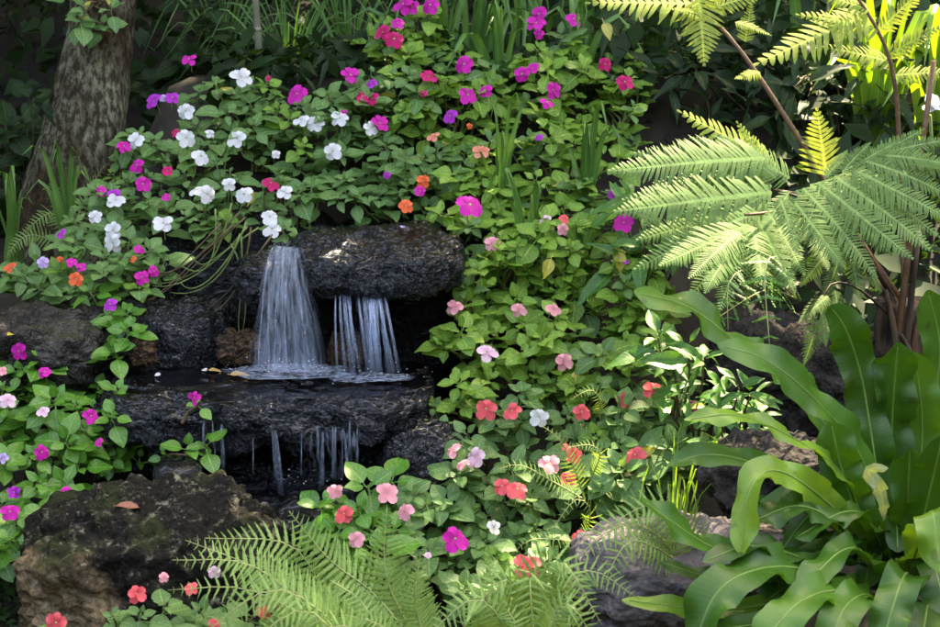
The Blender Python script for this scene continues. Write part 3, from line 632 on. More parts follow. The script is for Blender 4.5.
for q_, (sx_, sy_) in enumerate(shoots):
    if q_ > 7 and noise.noise(V((sx_*.021, sy_*.03, 4.2))) < -.3: continue
    i = near(sx_, sy_); root, base, st = roots[i]
    depth = Yp(sx_, sy_)+U(-.09, .11)*(0 if 180 < sx_ < 215 and sy_ > 385 else 1)
    tip = at(sx_, sy_, depth)
    axis = (ZUP*.72 + TOCAM*.72 + V((U(-.45, .45), U(-.25, .25), U(-.1, .2))) + (tip-base)*.6)
    path = [bez([base+V((U(-.03, .03), U(-.03, .03), 0)), base.lerp(tip, .5)+V((U(-.03, .03), .03, .02)), tip-axis.normalized()*.04, tip], k/7) for k in range(8)]
    tube('stem', path, [.0042-.0024*k/7 for k in range(8)], STEMB if rnd.random() < .35 else STEM, root, 5)
    big = (.9 if sy_ < 205 else 1) + .12*(sy_ > 400) - .38*(sy_ > 590 and sx_ < 300) - (.12 if st == 'vivid' and sy_ < 420 else 0)
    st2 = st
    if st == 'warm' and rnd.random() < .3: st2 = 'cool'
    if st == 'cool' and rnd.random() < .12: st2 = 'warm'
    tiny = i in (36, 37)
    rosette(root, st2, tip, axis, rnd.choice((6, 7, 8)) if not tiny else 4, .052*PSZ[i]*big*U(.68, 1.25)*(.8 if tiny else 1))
    if tiny: continue
    for k in range(4):
        t = U(.5, .9); p = bez([base, base.lerp(tip, .5)+V((0, .03, .02)), tip-axis.normalized()*.04, tip], t)
        g = U(0, 6.28); d = V((math.cos(g), math.sin(g)-.3, U(-.1, .4)))
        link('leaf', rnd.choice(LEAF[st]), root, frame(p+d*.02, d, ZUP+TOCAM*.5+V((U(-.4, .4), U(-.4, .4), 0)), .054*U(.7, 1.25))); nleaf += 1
for col, px, py, dia in flowers:
    i = near(px, py); root, base, st = roots[i]
    y = Yp(px, py)-.095
    n_ = (TOCAM*.95+ZUP*.3+V((U(-.75, .75), U(-.2, .3), U(-.35, .6)))).normalized()
    flower(root, at(px, py, y), col, dia/ppm(y)*1.14, n_)
for px, py in ((551, 265), (604, 29), (619, 258)):
    link('leaf', LEAF['yellow'][0], roots[near(px, py)][0], frame(at(px, py-6, Yp(px, py)-.09), V((U(-.3, .3), -.4, -.6)), TOCAM+ZUP*.3, .05))
# bare arching stems under the white flowers
for k, pts in enumerate([[(235, 215), (205, 255), (160, 305), (125, 303)], [(245, 225), (235, 275), (200, 300), (172, 285)], [(250, 230), (215, 260), (185, 290), (160, 278)], [(262, 235), (240, 300), (215, 315), (190, 313)],
        [(225, 205), (215, 262), (200, 275), (178, 262)], [(240, 240), (243, 290), (240, 320), (240, 330)], [(230, 220), (190, 270), (170, 280), (150, 270)]]):
    for rr in range(2):
     w_ = [at(x+U(-12, 12), y+U(-9, 9), .24-U(0, .06)) for x, y in pts]
     tube('stem', [bez(w_, q/11) for q in range(12)], [.0026-.0014*q/11 for q in range(12)], STEMB if k % 3 == 0 else STEM, roots[3][0], 5)

# ---------------------------------------------------------------- ferns
PIN = [comb('pinna', LM['fern'], 12, lambda t: .125*(1-t)**.6*(.8+.2*min(1, t*6)), 62, 1.0, dr, .02, wds=((.2, .95), (.5, .95), (.82, .7))) for dr in (.02, .1, .2)]
TPIN = [comb('pinna', LM['treefern'], 33, lambda t: .25*(1-t**1.7)**.9*(.75+.25*min(1, t*5))+.008, 62, .95, dr, .06, wds=((.15, .8), (.5, .8), (.82, .5))) for dr in (.02, .06, .1, .15, .22)]
TPINY = [comb('pinna', LM['treefern_y'], 15, lambda t: .27*(1-t**1.35)**.95*(.7+.3*min(1, t*5))+.008, 60, .92, dr, .05, wds=((.15, .78), (.5, .78), (.82, .46))) for dr in (.03, .12)]
TPINW = [comb('pinna', LM['treefern_y'], 15, lambda t: .44*(1-t**1.2)**.95*(.75+.25*min(1, t*5))+.008, 66, .92, .06, .04)]
PPIN = [comb('pinna', LM['broad'], 7, lambda t: .1*(1-t)**.4+.02, 80, 1.0, dr, .02) for dr in (.05, .18)]
def frond(root, pts, pairs, plen, prof, mats, stalk, rad, nrm, ang=72, t0=.08, sag=.0, flip=1):
    C = spl(pts); n_ = 14
    path = [C(q/n_) for q in range(n_+1)]
    f = tube('frond', path, [rad*(1-.8*q/n_) for q in range(n_+1)], stalk, root, 5)
    for k in range(pairs):
        t = t0+(1-t0)*(k+.3)/pairs; p = C(t); tg = (C(min(1, t+.02))-C(max(0, t-.02))).normalized()
        sd_ = tg.cross(nrm).normalized(); nn = sd_.cross(tg)
        L_ = plen*prof((t-t0)/(1-t0))
        if L_ < .003: continue
        for s in (-1, 1):
            a = R(ang-8*t+U(-4, 4)); d = tg*math.cos(a)+sd_*s*math.sin(a)-nn*sag*U(.5, 1.4)
            link('pinna', rnd.choice(mats), f, frame(p+sd_*s*rad*.3, d, nn+V((U(-.12, .12),)*3), L_*U(.93, 1.05)))
    return f
FPROF = lambda t: max(.04, (1-t)**.66*(.7+.3*min(1, t*3)))
def px_pts(L): return [at(*q) for q in L]
fa = empty('fern', at(390, 690, -1.0)); fa.location.z = ground(fa.location.x, fa.location.y); WM[fa.name] = Matrix.Translation(fa.location)
tag(fa, 'light green feathery fern spreading in front of the lichen boulder', 'fern')
NF = (TOCAM*.8+ZUP*.6).normalized()
for pts, pl in [
    ([(400, 680, -1.02), (330, 600, -.98), (290, 545, -1.0), (205, 538, -1.05)], .1), ([(400, 690, -1.02), (330, 620, -1.05), (260, 570, -1.08), (185, 540, -1.1)], .09),
    ([(390, 690, -1.02), (320, 620, -1.08), (250, 565, -1.12), (172, 560, -1.15)], .09), ([(390, 690, -1.02), (330, 635, -1.12), (250, 590, -1.18), (168, 590, -1.2)], .085),
    ([(440, 680, -1.0), (380, 600, -.98), (330, 560, -1.0), (289, 511, -1.02)], .11), ([(440, 690, -1.0), (405, 620, -.98), (385, 570, -.98), (387, 506, -.98)], .1),
    ([(440, 690, -1.05), (425, 640, -1.02), (415, 600, -1.02), (421, 552, -1.02)], .07), ([(390, 690, -1.1), (330, 620, -1.2), (270, 590, -1.22), (195, 640, -1.22)], .085),
    ([(390, 700, -1.1), (340, 640, -1.22), (300, 610, -1.24), (235, 655, -1.25)], .08), ([(400, 700, -1.1), (370, 650, -1.22), (340, 625, -1.24), (290, 650, -1.25)], .08),
    ([(420, 690, -1.1), (385, 640, -1.2), (360, 600, -1.2), (330, 580, -1.18)], .07), ([(410, 690, -1.1), (400, 650, -1.2), (380, 625, -1.22), (345, 615, -1.22)], .07)]:
    frond(fa, px_pts(pts), 31, pl, FPROF, PIN, FSTEM, .0028, NF+V((U(-.2, .2), U(-.2, .2), 0)), 74, .1, .05)
fb = empty('fern', at(520, 690, -1.0)); fb.location.z = ground(fb.location.x, fb.location.y); WM[fb.name] = Matrix.Translation(fb.location)
tag(fb, 'light green fern with short crowded fronds below the large coral pink flower', 'fern')
for pts, pl in [
    ([(510, 690, -1.05), (490, 640, -1.05), (470, 600, -1.05), (468, 570, -1.05)], .05), ([(510, 690, -1.05), (495, 640, -1.02), (485, 595, -1.02), (495, 558, -1.02)], .055),
    ([(520, 690, -1.05), (530, 600, -1.1), (560, 560, -1.12), (602, 625, -1.15)], .085), ([(520, 690, -1.05), (520, 610, -1.1), (500, 580, -1.15), (455, 640, -1.18)], .09),
    ([(520, 690, -1.05), (540, 600, -1.12), (530, 575, -1.15), (535, 650, -1.2)], .09), ([(520, 690, -1.05), (560, 600, -1.08), (590, 570, -1.08), (640, 600, -1.1)], .075),
    ([(520, 690, -1.1), (500, 620, -1.2), (470, 600, -1.22), (420, 645, -1.22)], .09), ([(530, 690, -1.1), (550, 630, -1.2), (570, 605, -1.22), (600, 650, -1.22)], .085),
    ([(520, 690, -1.1), (515, 640, -1.2), (512, 615, -1.2), (490, 600, -1.18)], .07), ([(520, 690, -1.1), (545, 640, -1.15), (560, 600, -1.12), (580, 575, -1.1)], .06)]:
    frond(fb, px_pts(pts), 29, pl, FPROF, PIN, FSTEM, .0028, NF+V((U(-.2, .2), U(-.2, .2), 0)), 74, .12, .08)
fc = empty('fern', at(690, 560, -.85)); tag(fc, 'pale fern arching over the grey boulder beside the nest fern', 'fern')
for pts, pl in [([(690, 575, -.85), (650, 530, -.92), (610, 530, -.95), (575, 560, -.98)], .085), ([(700, 570, -.85), (680, 520, -.9), (650, 505, -.92), (600, 530, -.95)], .08), ([(690, 570, -.85), (650, 545, -.95), (625, 545, -.98), (600, 590, -1.0)], .07)]:
    frond(fc, px_pts(pts), 20, pl, FPROF, PIN, FSTEM, .0025, NF, 74, .12, .05)
fd = empty('fern', at(585, 545, -.45)); tag(fd, 'small dark fern with curled fronds among the coral impatiens', 'fern')
for pts, pl in [([(585, 500, -.45), (575, 470, -.48), (560, 440, -.5), (541, 425, -.5)], .04), ([(585, 545, -.45), (590, 510, -.55), (575, 500, -.58), (552, 530, -.6)], .035), ([(585, 500, -.45), (550, 480, -.52), (520, 465, -.55), (495, 470, -.55)], .04),
                ([(585, 545, -.45), (560, 540, -.6), (530, 540, -.62), (508, 558, -.62)], .035), ([(590, 480, -.4), (600, 455, -.45), (590, 445, -.46), (565, 448, -.48)], .03), ([(600, 420, -.2), (600, 400, -.25), (590, 390, -.26), (570, 400, -.28)], .03)]:
    frond(fd, px_pts(pts), 18, pl, FPROF, PIN, FSTEM, .002, NF, 74, .15, .05)
fe = empty('fern', at(45, 245, .75)); tag(fe, 'small shaded fern at the foot of the tree trunk', 'fern')
for pts, pl in [([(70, 235, .7), (55, 215, .7), (45, 215, .68), (20, 235, .66)], .05), ([(70, 240, .7), (60, 195, .7), (55, 185, .68), (42, 190, .66)], .045), ([(65, 245, .7), (85, 200, .7), (95, 180, .68), (105, 165, .66)], .05), ([(60, 245, .7), (35, 235, .68), (20, 240, .66), (5, 258, .64)], .05)]:
    frond(fe, px_pts(pts), 16, pl, FPROF, PIN, FSTEM, .002, NF, 74, .15, .05)

# tree fern: fibrous trunk, long stalks, fronds divided twice
tfb = at(905, 470, .0); tfb.z = ground(tfb.x, tfb.y)
tf = empty('tree_fern', tfb); tag(tf, 'tall tree fern with arching pale green fronds and brown stalks', 'tree fern')
FIB = plain('fibrous_trunk', (.035, .022, .014), .9, .6, 18, 1.0, stretch=(3, 3, .5), col2=(.11, .07, .045))
top = at(905, 300, .0)
tv, tfc = [], []
for j in range(25):
    t = j/24; c_ = tfb.lerp(top, t)
    for k in range(28):
        g = 2*math.pi*k/28; r = (.085-.02*t)*(1+.35*noise.noise(V((math.cos(g)*3, math.sin(g)*3, t*5)))+.22*noise.noise(V((math.cos(g)*9, math.sin(g)*9, t*3))))
        tv.append(c_-tfb+V((math.cos(g)*r, math.sin(g)*r, 0)))
for j in range(24):
    for k in range(28): tfc.append((j*28+k, j*28+(k+1) % 28, j*28+28+(k+1) % 28, j*28+28+k))
tfc.append(tuple(24*28+k for k in range(28)))
link('trunk', mesh('trunk', tv, tfc, FIB), tf, Matrix.Translation(tfb))
DSTEM = plain('dark_stalk', (.035, .022, .016), .6, .4, 40, .4)
def tfrond(stalk_pts, pinnae, mats, mat=TSTEM, rad=.009, nr=None):
    C = spl(px_pts(stalk_pts)); path = [C(q/16) for q in range(17)]
    f = tube('frond', path, [rad*(1-.55*q/16) for q in range(17)], mat, tf, 7)
    for b, t_ in pinnae:
        A, B = at(*b), at(*t_); d = B-A
        link('pinna', rnd.choice(mats), f, frame(A, d, (nr or (TOCAM*.75+ZUP*.55))+V((U(-.15, .15), U(-.1, .1), U(-.1, .1))), d.length))
    return f
# young sunlit frond on the long brown stalk
tfrond([(900, 300, .0), (840, 210, -.05), (800, 140, -.05), (736, 45, .0), (690, 0, .05), (650, -40, .1)],
       [((712, 18, .03), (672, 4, -.02)), ((745, 42, 0), (752, 0, .05)), ((735, 22, .02), (772, 32, -.02)), ((722, 14, .04), (700, -40, .05)), ((712, 8, .04), (775, -12, .02)), ((700, 4, .04), (585, 0, .0)), ((760, 72, -.02), (735, 78, -.08))], TPINY, rad=.0085)
link('pinna', TPINW[0], tf.children[-1], frame(at(699, -2, .03), at(706, 76, -.06)-at(699, -2, .03), TOCAM*.95+ZUP*.2, .165))
tfrond([(905, 300, .05), (900, 180, .1), (890, 60, .1), (840, -30, .1)], [((868, 14, .1), (753, 63, .0)), ((880, 30, .1), (800, 8, .05)), ((870, 10, .1), (812, -10, .08)), ((888, 55, .1), (945, 20, .06)), ((880, 30, .1), (930, -20, .08)), ((895, 75, .1), (960, 70, .04)), ((890, 62, .1), (820, 40, .05))], TPINY, rad=.008)
tfrond([(900, 310, -.02), (860, 240, -.1), (820, 200, -.15), (775, 190, -.2)],
       [((775, 178, -.18), (737, 120, -.15)), ((772, 162, -.16), (678, 108, -.17))], TPINY, rad=.006)
link('pinna', TPINW[0], tf.children[-1], frame(at(826, 176, -.13), at(817, 98, -.1)-at(826, 176, -.13), TOCAM*.9+ZUP*.3+RT*.1, .155))
# broad mature frond reaching out over the impatiens
tfrond([(900, 320, -.02), (860, 260, -.15), (800, 215, -.3), (745, 215, -.4)],
       [((765, 158, -.25), (611, 166, -.35)), ((772, 192, -.3), (615, 210, -.42)), ((758, 212, -.34), (642, 256, -.46)), ((750, 224, -.36), (660, 264, -.5)),
        ((748, 228, -.38), (722, 302, -.55)), ((740, 232, -.4), (692, 268, -.54)), ((752, 226, -.38), (765, 282, -.52)), ((758, 220, -.36), (795, 292, -.5)), ((770, 214, -.33), (806, 270, -.46)), ((735, 240, -.42), (705, 292, -.56)), ((776, 178, -.26), (720, 130, -.22))],
       TPIN, rad=.007, nr=TOCAM*.95+ZUP*.45)
tfrond([(900, 320, -.0), (865, 255, -.08), (815, 205, -.18), (765, 200, -.26)],
       [((770, 172, -.2), (640, 142, -.25)), ((772, 186, -.2), (628, 188, -.28)), ((768, 205, -.24), (638, 236, -.34)), ((790, 178, -.18), (700, 128, -.2)), ((765, 215, -.26), (690, 290, -.4)), ((775, 212, -.26), (745, 296, -.4)), ((790, 208, -.24), (780, 290, -.4)), ((800, 206, -.22), (830, 268, -.36))],
       TPIN, rad=.006, nr=TOCAM*.9+ZUP*.5)
# second mature frond leaning towards the tree fern's other side
tfrond([(902, 310, .0), (870, 262, -.12), (840, 215, -.3), (790, 194, -.41)],
       [((790, 196, -.4), (846, 268, -.5)), ((803, 188, -.38), (882, 266, -.5)), ((818, 182, -.37), (914, 258, -.48)), ((834, 176, -.36), (938, 242, -.46)), ((850, 168, -.35), (952, 216, -.43)), ((866, 161, -.34), (958, 188, -.4)), ((884, 155, -.33), (955, 160, -.38)),
        ((858, 164, -.34), (898, 138, -.32)), ((790, 192, -.4), (762, 228, -.47)), ((780, 198, -.42), (800, 252, -.5)), ((842, 172, -.36), (872, 138, -.33)), ((826, 178, -.37), (848, 148, -.34)), ((810, 184, -.34), (896, 250, -.42)), ((842, 170, -.3), (946, 228, -.38)), ((875, 158, -.3), (965, 172, -.36)), ((796, 190, -.37), (862, 262, -.46)), ((872, 158, -.32), (925, 128, -.3)), ((888, 152, -.32), (950, 136, -.32))],
       TPIN, rad=.007, nr=TOCAM*.9+ZUP*.5, mat=DSTEM)
tfrond([(905, 330, -.02), (880, 280, -.06), (855, 250, -.08), (840, 240, -.1)], [((845, 242, -.1), (825, 300, -.16)), ((850, 246, -.1), (860, 300, -.16)), ((838, 240, -.1), (800, 285, -.14)), ((856, 250, -.1), (882, 292, -.14))], TPIN, rad=.008, mat=DSTEM)
tfrond([(905, 330, -.02), (860, 290, -.2), (830, 285, -.28), (818, 320, -.32)], [((825, 300, -.3), (806, 362, -.36)), ((828, 296, -.3), (800, 318, -.36)), ((835, 290, -.28), (842, 330, -.34)), ((822, 306, -.3), (826, 345, -.36))], TPIN, rad=.004, mat=DSTEM)
for k, (x, y2) in enumerate([(934, 60), (885, 290), (918, 240), (925, 300), (893, 330)]):
    Wp = px_pts([(905+k*6-12, 400, -.08), (905+k*5-10, 340, -.12), (x, y2, -.1)])
    tube('stub', [bez(Wp, q/7) for q in range(8)], [.010-.004*q/7 for q in range(8)], TSTEM if k in (0, 3) else FIB, tf, 6)

# hanging lobed fern between tree fern and nest fern
fl = empty('lobed_fern', at(760, 330, -.2)); tag(fl, 'fern with broad lobed hanging fronds under the tree fern', 'fern')
for pts, pl in [([(800, 300, -.25), (780, 260, -.4), (765, 270, -.5), (770, 350, -.55)], .075), ([(800, 300, -.25), (760, 270, -.4), (730, 280, -.5), (728, 330, -.52)], .07), ([(800, 300, -.2), (770, 290, -.35), (745, 300, -.4), (700, 330, -.42)], .06)]:
    frond(fl, px_pts(pts), 9, pl, lambda t: max(.2, (1-t)**.5), PPIN, FSTEM, .003, NF, 78, .25, .1)

# nest fern
nb = at(890, 590, -.72); nb.z = ground(nb.x, nb.y)
nf = empty('nest_fern', nb); tag(nf, 'large nest fern with long glossy wavy strap leaves', 'fern')
def strap(root, name, pts, wd, mat, nrm, wave=.25, fold=.2, wfreq=14, rib=True, rows=26, prof=None, ribmat=None, twist=0):
    C = spl(pts); n_ = rows; us = (-1, -.66, -.33, 0, .33, .66, 1); O = pts[0]; vs_, uv, fs = [], [], []; sd0 = None; s_ = U(0, 9); rp = []
    for j in range(n_+1):
        t = j/n_; p = C(t); tg = (C(min(1, t+.02))-C(max(0, t-.02))).normalized()
        nq = Quaternion(tg, twist*t) @ nrm
        sd_ = tg.cross(nq); sd_ = sd_.normalized() if sd_.length > .05 else (sd0 or tg.cross(RT+TOCAM*.3).normalized())
        if sd0 is not None and sd_.dot(sd0) < 0: sd_ = -sd_
        if sd0 is not None: sd_ = (sd_+sd0*1.2).normalized()
        sd0 = sd_; nn = sd_.cross(tg)
        w_ = wd/2*(prof(t) if prof else min(1, .35+t*1.6)*(1-max(0, (t-.86)/.14)**2.4*.9))
        for u in us:
            z = fold*abs(u)*w_+wave*w_*math.sin(t*wfreq+s_+(1.7 if u > 0 else 0))*abs(u)**1.5+wave*.4*w_*math.sin(t*wfreq*2.3+s_*2)*abs(u)**2
            vs_.append(p+sd_*u*w_+nn*z-O); uv.append((u*.5+.5, t))
        rp.append(p+nn*.0006)
    for j in range(n_):
        for i in range(6): fs.append((j*7+i, j*7+i+1, j*7+8+i, j*7+7+i))
    o = link(name, mesh(name, vs_, fs, mat, uv), root, Matrix.Translation(O))
    if rib: tube('midrib', rp[:-1], [.0028*(1-.75*q/n_) for q in range(n_)], ribmat or RIB, o, 5)
    return o
RIB = plain('midrib', (.15, .26, .06), .4, .2, 30, 0)
NN = TOCAM*.7+ZUP*.7
LEFTN = V((-.6, -.7, .4))
for pts, wd, mt, nr in [
    ([(850, 420, -.62), (790, 375, -.7), (740, 345, -.78), (690, 308, -.82), (634, 292, -.86)], .08, 'nest', ZUP*1.0+TOCAM*.8),
    ([(885, 560, -.72), (862, 460, -.78), (815, 400, -.84), (765, 360, -.88), (718, 345, -.9)], .075, 'nest', ZUP*.9+TOCAM*.8),
    ([(890, 560, -.7), (875, 460, -.7), (862, 380, -.68), (846, 330, -.7), (830, 306, -.73)], .08, 'nest', TOCAM),
    ([(895, 560, -.68), (893, 480, -.66), (892, 420, -.66), (898, 342, -.7)], .088, 'nest', TOCAM),
    ([(905, 560, -.66), (918, 480, -.64), (922, 420, -.64), (914, 352, -.66)], .08, 'nest', TOCAM+RT*-.3),
    ([(872, 580, -.8), (858, 520, -.84), (842, 470, -.86), (831, 422, -.88)], .08, 'nest', TOCAM*.9+RT*-.1),
    ([(875, 570, -.78), (845, 480, -.86), (800, 442, -.92), (740, 416, -.96), (684, 420, -.99)], .04, 'nest_lit', ZUP+TOCAM*.35),
    ([(870, 575, -.78), (810, 490, -.88), (750, 462, -.94), (705, 455, -.97), (667, 466, -.99)], .05, 'nest', ZUP+TOCAM*.8),
    ([(880, 565, -.8), (830, 505, -.92), (778, 471, -1.0), (750, 490, -1.06), (742, 557, -1.1)], .058, 'nest_lit', TOCAM+RT*-.6+ZUP*.5),
    ([(875, 575, -.82), (845, 530, -.92), (800, 506, -.98), (750, 522, -1.03)], .06, 'nest', ZUP+TOCAM*.5),
    ([(860, 600, -.85), (780, 565, -.98), (715, 548, -1.04), (672, 522, -1.07), (640, 498, -1.08)], .055, 'nest', ZUP*.9+TOCAM*.7),
    ([(870, 600, -.85), (800, 558, -1.0), (750, 546, -1.07), (703, 562, -1.11)], .05, 'nest', ZUP*.9+TOCAM*.6),
    ([(880, 605, -.85), (820, 574, -1.0), (765, 568, -1.1), (718, 592, -1.16), (690, 655, -1.2)], .08, 'nest', ZUP*.6+TOCAM*.9+RT*-.3),
    ([(890, 620, -.85), (850, 592, -1.05), (800, 602, -1.16), (755, 655, -1.24)], .075, 'nest', ZUP*.7+TOCAM*.7),
    ([(890, 620, -.85), (868, 595, -1.05), (842, 612, -1.16), (826, 668, -1.24)], .07, 'nest', ZUP*.7+TOCAM*.7),
    ([(900, 600, -.85), (922, 535, -1.0), (932, 512, -1.06), (940, 572, -1.12)], .07, 'nest_lit', ZUP*.5+TOCAM*.9),
    ([(900, 590, -.8), (906, 530, -.85), (908, 490, -.88), (910, 448, -.9)], .07, 'nest', TOCAM),
    ([(905, 590, -.8), (925, 510, -.9), (936, 465, -.94), (942, 436, -.96)], .075, 'nest', TOCAM+RT*-.2),
    ([(880, 600, -.85), (800, 600, -1.0), (720, 610, -1.05), (622, 600, -1.08)], .045, 'nest_lit', ZUP+TOCAM*.4),
    ([(885, 600, -.85), (865, 555, -.96), (840, 552, -1.02), (800, 592, -1.1)], .06, 'nest', ZUP+TOCAM*.5),
    ([(900, 610, -.85), (908, 575, -1.02), (900, 585, -1.12), (880, 650, -1.2)], .07, 'nest', ZUP*.6+TOCAM*.8),
    ([(895, 590, -.8), (872, 525, -.88), (845, 512, -.94), (795, 538, -1.0)], .055, 'nest', ZUP+TOCAM*.4),
    ([(905, 560, -.62), (930, 420, -.5), (940, 350, -.48), (928, 290, -.5)], .08, 'nest', TOCAM),
    ([(880, 590, -.8), (780, 580, -.95), (720, 580, -1.0), (660, 562, -1.02)], .04, 'nest', ZUP+TOCAM*.4),
    ([(890, 600, -.85), (850, 592, -1.0), (790, 618, -1.12), (700, 632, -1.2)], .05, 'nest', ZUP+TOCAM*.5),
    ([(900, 600, -.8), (920, 560, -.92), (935, 570, -1.0), (950, 640, -1.1)], .07, 'nest', ZUP*.6+TOCAM*.8), ([(900, 620, -.85), (925, 600, -1.0), (925, 620, -1.1), (915, 670, -1.2)], .07, 'nest', ZUP*.7+TOCAM*.7),
    ([(880, 580, -.75), (845, 515, -.78), (815, 492, -.8), (780, 504, -.84)], .05, 'nest', ZUP*.8+TOCAM*.7), ([(885, 570, -.7), (858, 480, -.7), (825, 425, -.7), (790, 398, -.72)], .05, 'nest', ZUP*.8+TOCAM*.7),
    ([(885, 590, -.78), (852, 560, -.88), (820, 552, -.94), (770, 580, -1.0)], .055, 'nest', ZUP+TOCAM*.5), ([(880, 600, -.8), (825, 582, -.92), (792, 584, -.98), (755, 610, -1.04)], .05, 'nest', ZUP+TOCAM*.5)]:
    strap(nf, 'frond', px_pts(pts), wd, LM[mt], nr.normalized(), wave=U(.28, .5), fold=U(.0, .22), wfreq=U(16, 30), rows=44, twist=U(-.25, .25))
for k in range(18):
    g = R(150+k*14); L_ = U(.22, .36); el = U(.5, 1.15); c0 = at(890, 575, -.74)
    d = V((math.cos(g), math.sin(g)*.8, 0)); a = c0+V((d.x*.03, d.y*.03, 0)); b_ = a+d*L_*.35*math.cos(el)+ZUP*L_*.5*math.sin(el); c1 = b_+d*L_*.3+ZUP*L_*.12; e1_ = c1+d*L_*.28-ZUP*L_*U(.0, .3)
    strap(nf, 'frond', [a, b_, c1, e1_], U(.05, .07), LM['nest'], (ZUP+d*-.4+TOCAM*.2).normalized(), wave=U(.25, .45), fold=U(.05, .25), wfreq=U(12, 22), rows=26, twist=U(-.4, .4))
CURL = leafmat('leaf_pale_curled', [(.4, .5, .3)]*3, rough=.35, vein=8, trans=.3)
tag(strap(nf, 'frond', px_pts([(885, 520, -.85), (880, 490, -.92), (868, 470, -.98), (888, 468, -1.0)]), .026, CURL, TOCAM, wave=.6, wfreq=22, rib=False), 'pale crumpled young frond')

# ---------------------------------------------------------------- broad-leaved plants near the nest fern and in the background
def bush(name, label, cat, shoot_px, base, leafset, n, size, group=None, stemr=.004, axis0=None, lift=False):
    B = at(*base)
    if not lift: B.z = ground(B.x, B.y)
    o = empty(name, B); tag(o, label, cat, group)
    for x, y, d in shoot_px:
        tip = at(x, y, d); ax = (axis0 or (ZUP*.7+TOCAM*.5))+V((U(-.5, .5), U(-.3, .3), U(-.1, .3)))
        tube('stem', [bez([B, B.lerp(tip, .5)+V((U(-.03, .03), 0, .04)), tip], q/6) for q in range(7)], [stemr*(1-.5*q/6) for q in range(7)], STEMB, o, 5)
        rosette(o, leafset, tip, ax, n, size)
    return o
def scat(x0, y0, x1, y1, n, d0, d1): return [(U(x0, x1), U(y0, y1), U(d0, d1)) for _ in range(n)]
bush('broadleaf_plant', 'glossy lance leaved plant between the impatiens and the nest fern tip', 'plant', scat(655, 320, 710, 395, 7, -.3, -.15), (690, 400, -.1), 'lance', 5, .1)
bush('broadleaf_plant', 'glossy lance leaved plant between the impatiens and hanging tree fern frond', 'plant', scat(620, 180, 690, 290, 10, .1, .3), (650, 300, .35), 'lance', 6, .11)
bush('broadleaf_plant', 'leafy green plant under the nest fern beside striated grey rock', 'plant', scat(680, 380, 760, 445, 9, -.4, -.25), (730, 440, -.2), 'lance', 6, .075)
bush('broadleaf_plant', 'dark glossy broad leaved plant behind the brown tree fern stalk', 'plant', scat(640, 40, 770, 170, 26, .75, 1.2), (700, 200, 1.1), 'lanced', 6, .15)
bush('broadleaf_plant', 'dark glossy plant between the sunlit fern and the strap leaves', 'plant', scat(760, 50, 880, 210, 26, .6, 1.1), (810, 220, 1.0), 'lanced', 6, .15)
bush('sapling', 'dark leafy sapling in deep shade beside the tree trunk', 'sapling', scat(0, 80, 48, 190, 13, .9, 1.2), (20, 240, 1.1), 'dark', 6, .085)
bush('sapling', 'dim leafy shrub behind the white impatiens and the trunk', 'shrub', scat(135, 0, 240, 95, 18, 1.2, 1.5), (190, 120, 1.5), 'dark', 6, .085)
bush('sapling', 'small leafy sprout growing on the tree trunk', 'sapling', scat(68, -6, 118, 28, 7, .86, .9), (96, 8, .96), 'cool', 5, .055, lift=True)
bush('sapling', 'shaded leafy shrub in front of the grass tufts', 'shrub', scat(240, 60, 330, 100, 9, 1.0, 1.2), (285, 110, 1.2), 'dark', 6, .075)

# grass tufts and strap-leaved clumps
def clump(name, label, base, n, h, spread, wd, mat, lean=0, group=None, droop=.5, rib=False):
    B = at(*base)
    B.z = min(B.z, ground(B.x, B.y)+.02) if base[2] > .5 else ground(B.x, B.y)
    o = empty(name, B); tag(o, label, 'grass' if 'grass' in name else 'plant', group)
    H = max(.05, at(base[0], h, base[2]).z-B.z)
    for k in range(n):
        g = U(0, 6.28); L_ = H*U(.7, 1.1); sp = spread*U(.2, 1)
        d = V((math.cos(g)*sp+lean, math.sin(g)*sp*.6-.03, 0))
        tip = B+d+ZUP*L_*(1-droop*sp/max(spread, .01)*U(.1, .8))
        pts = [B+V((U(-.03, .03), U(-.03, .03), 0)), B+d*.15+ZUP*L_*.55, B+d*.55+ZUP*L_*1.0, tip]
        strap(o, 'leaf', pts, wd*U(.7, 1.15), mat, (TOCAM+V((U(-.8, .8), 0, .4))).normalized(), wave=.05, fold=.35, rib=False, rows=12, prof=lambda t: min(1, .45+t*2)*(1-t**2.2)+.03)
    return o
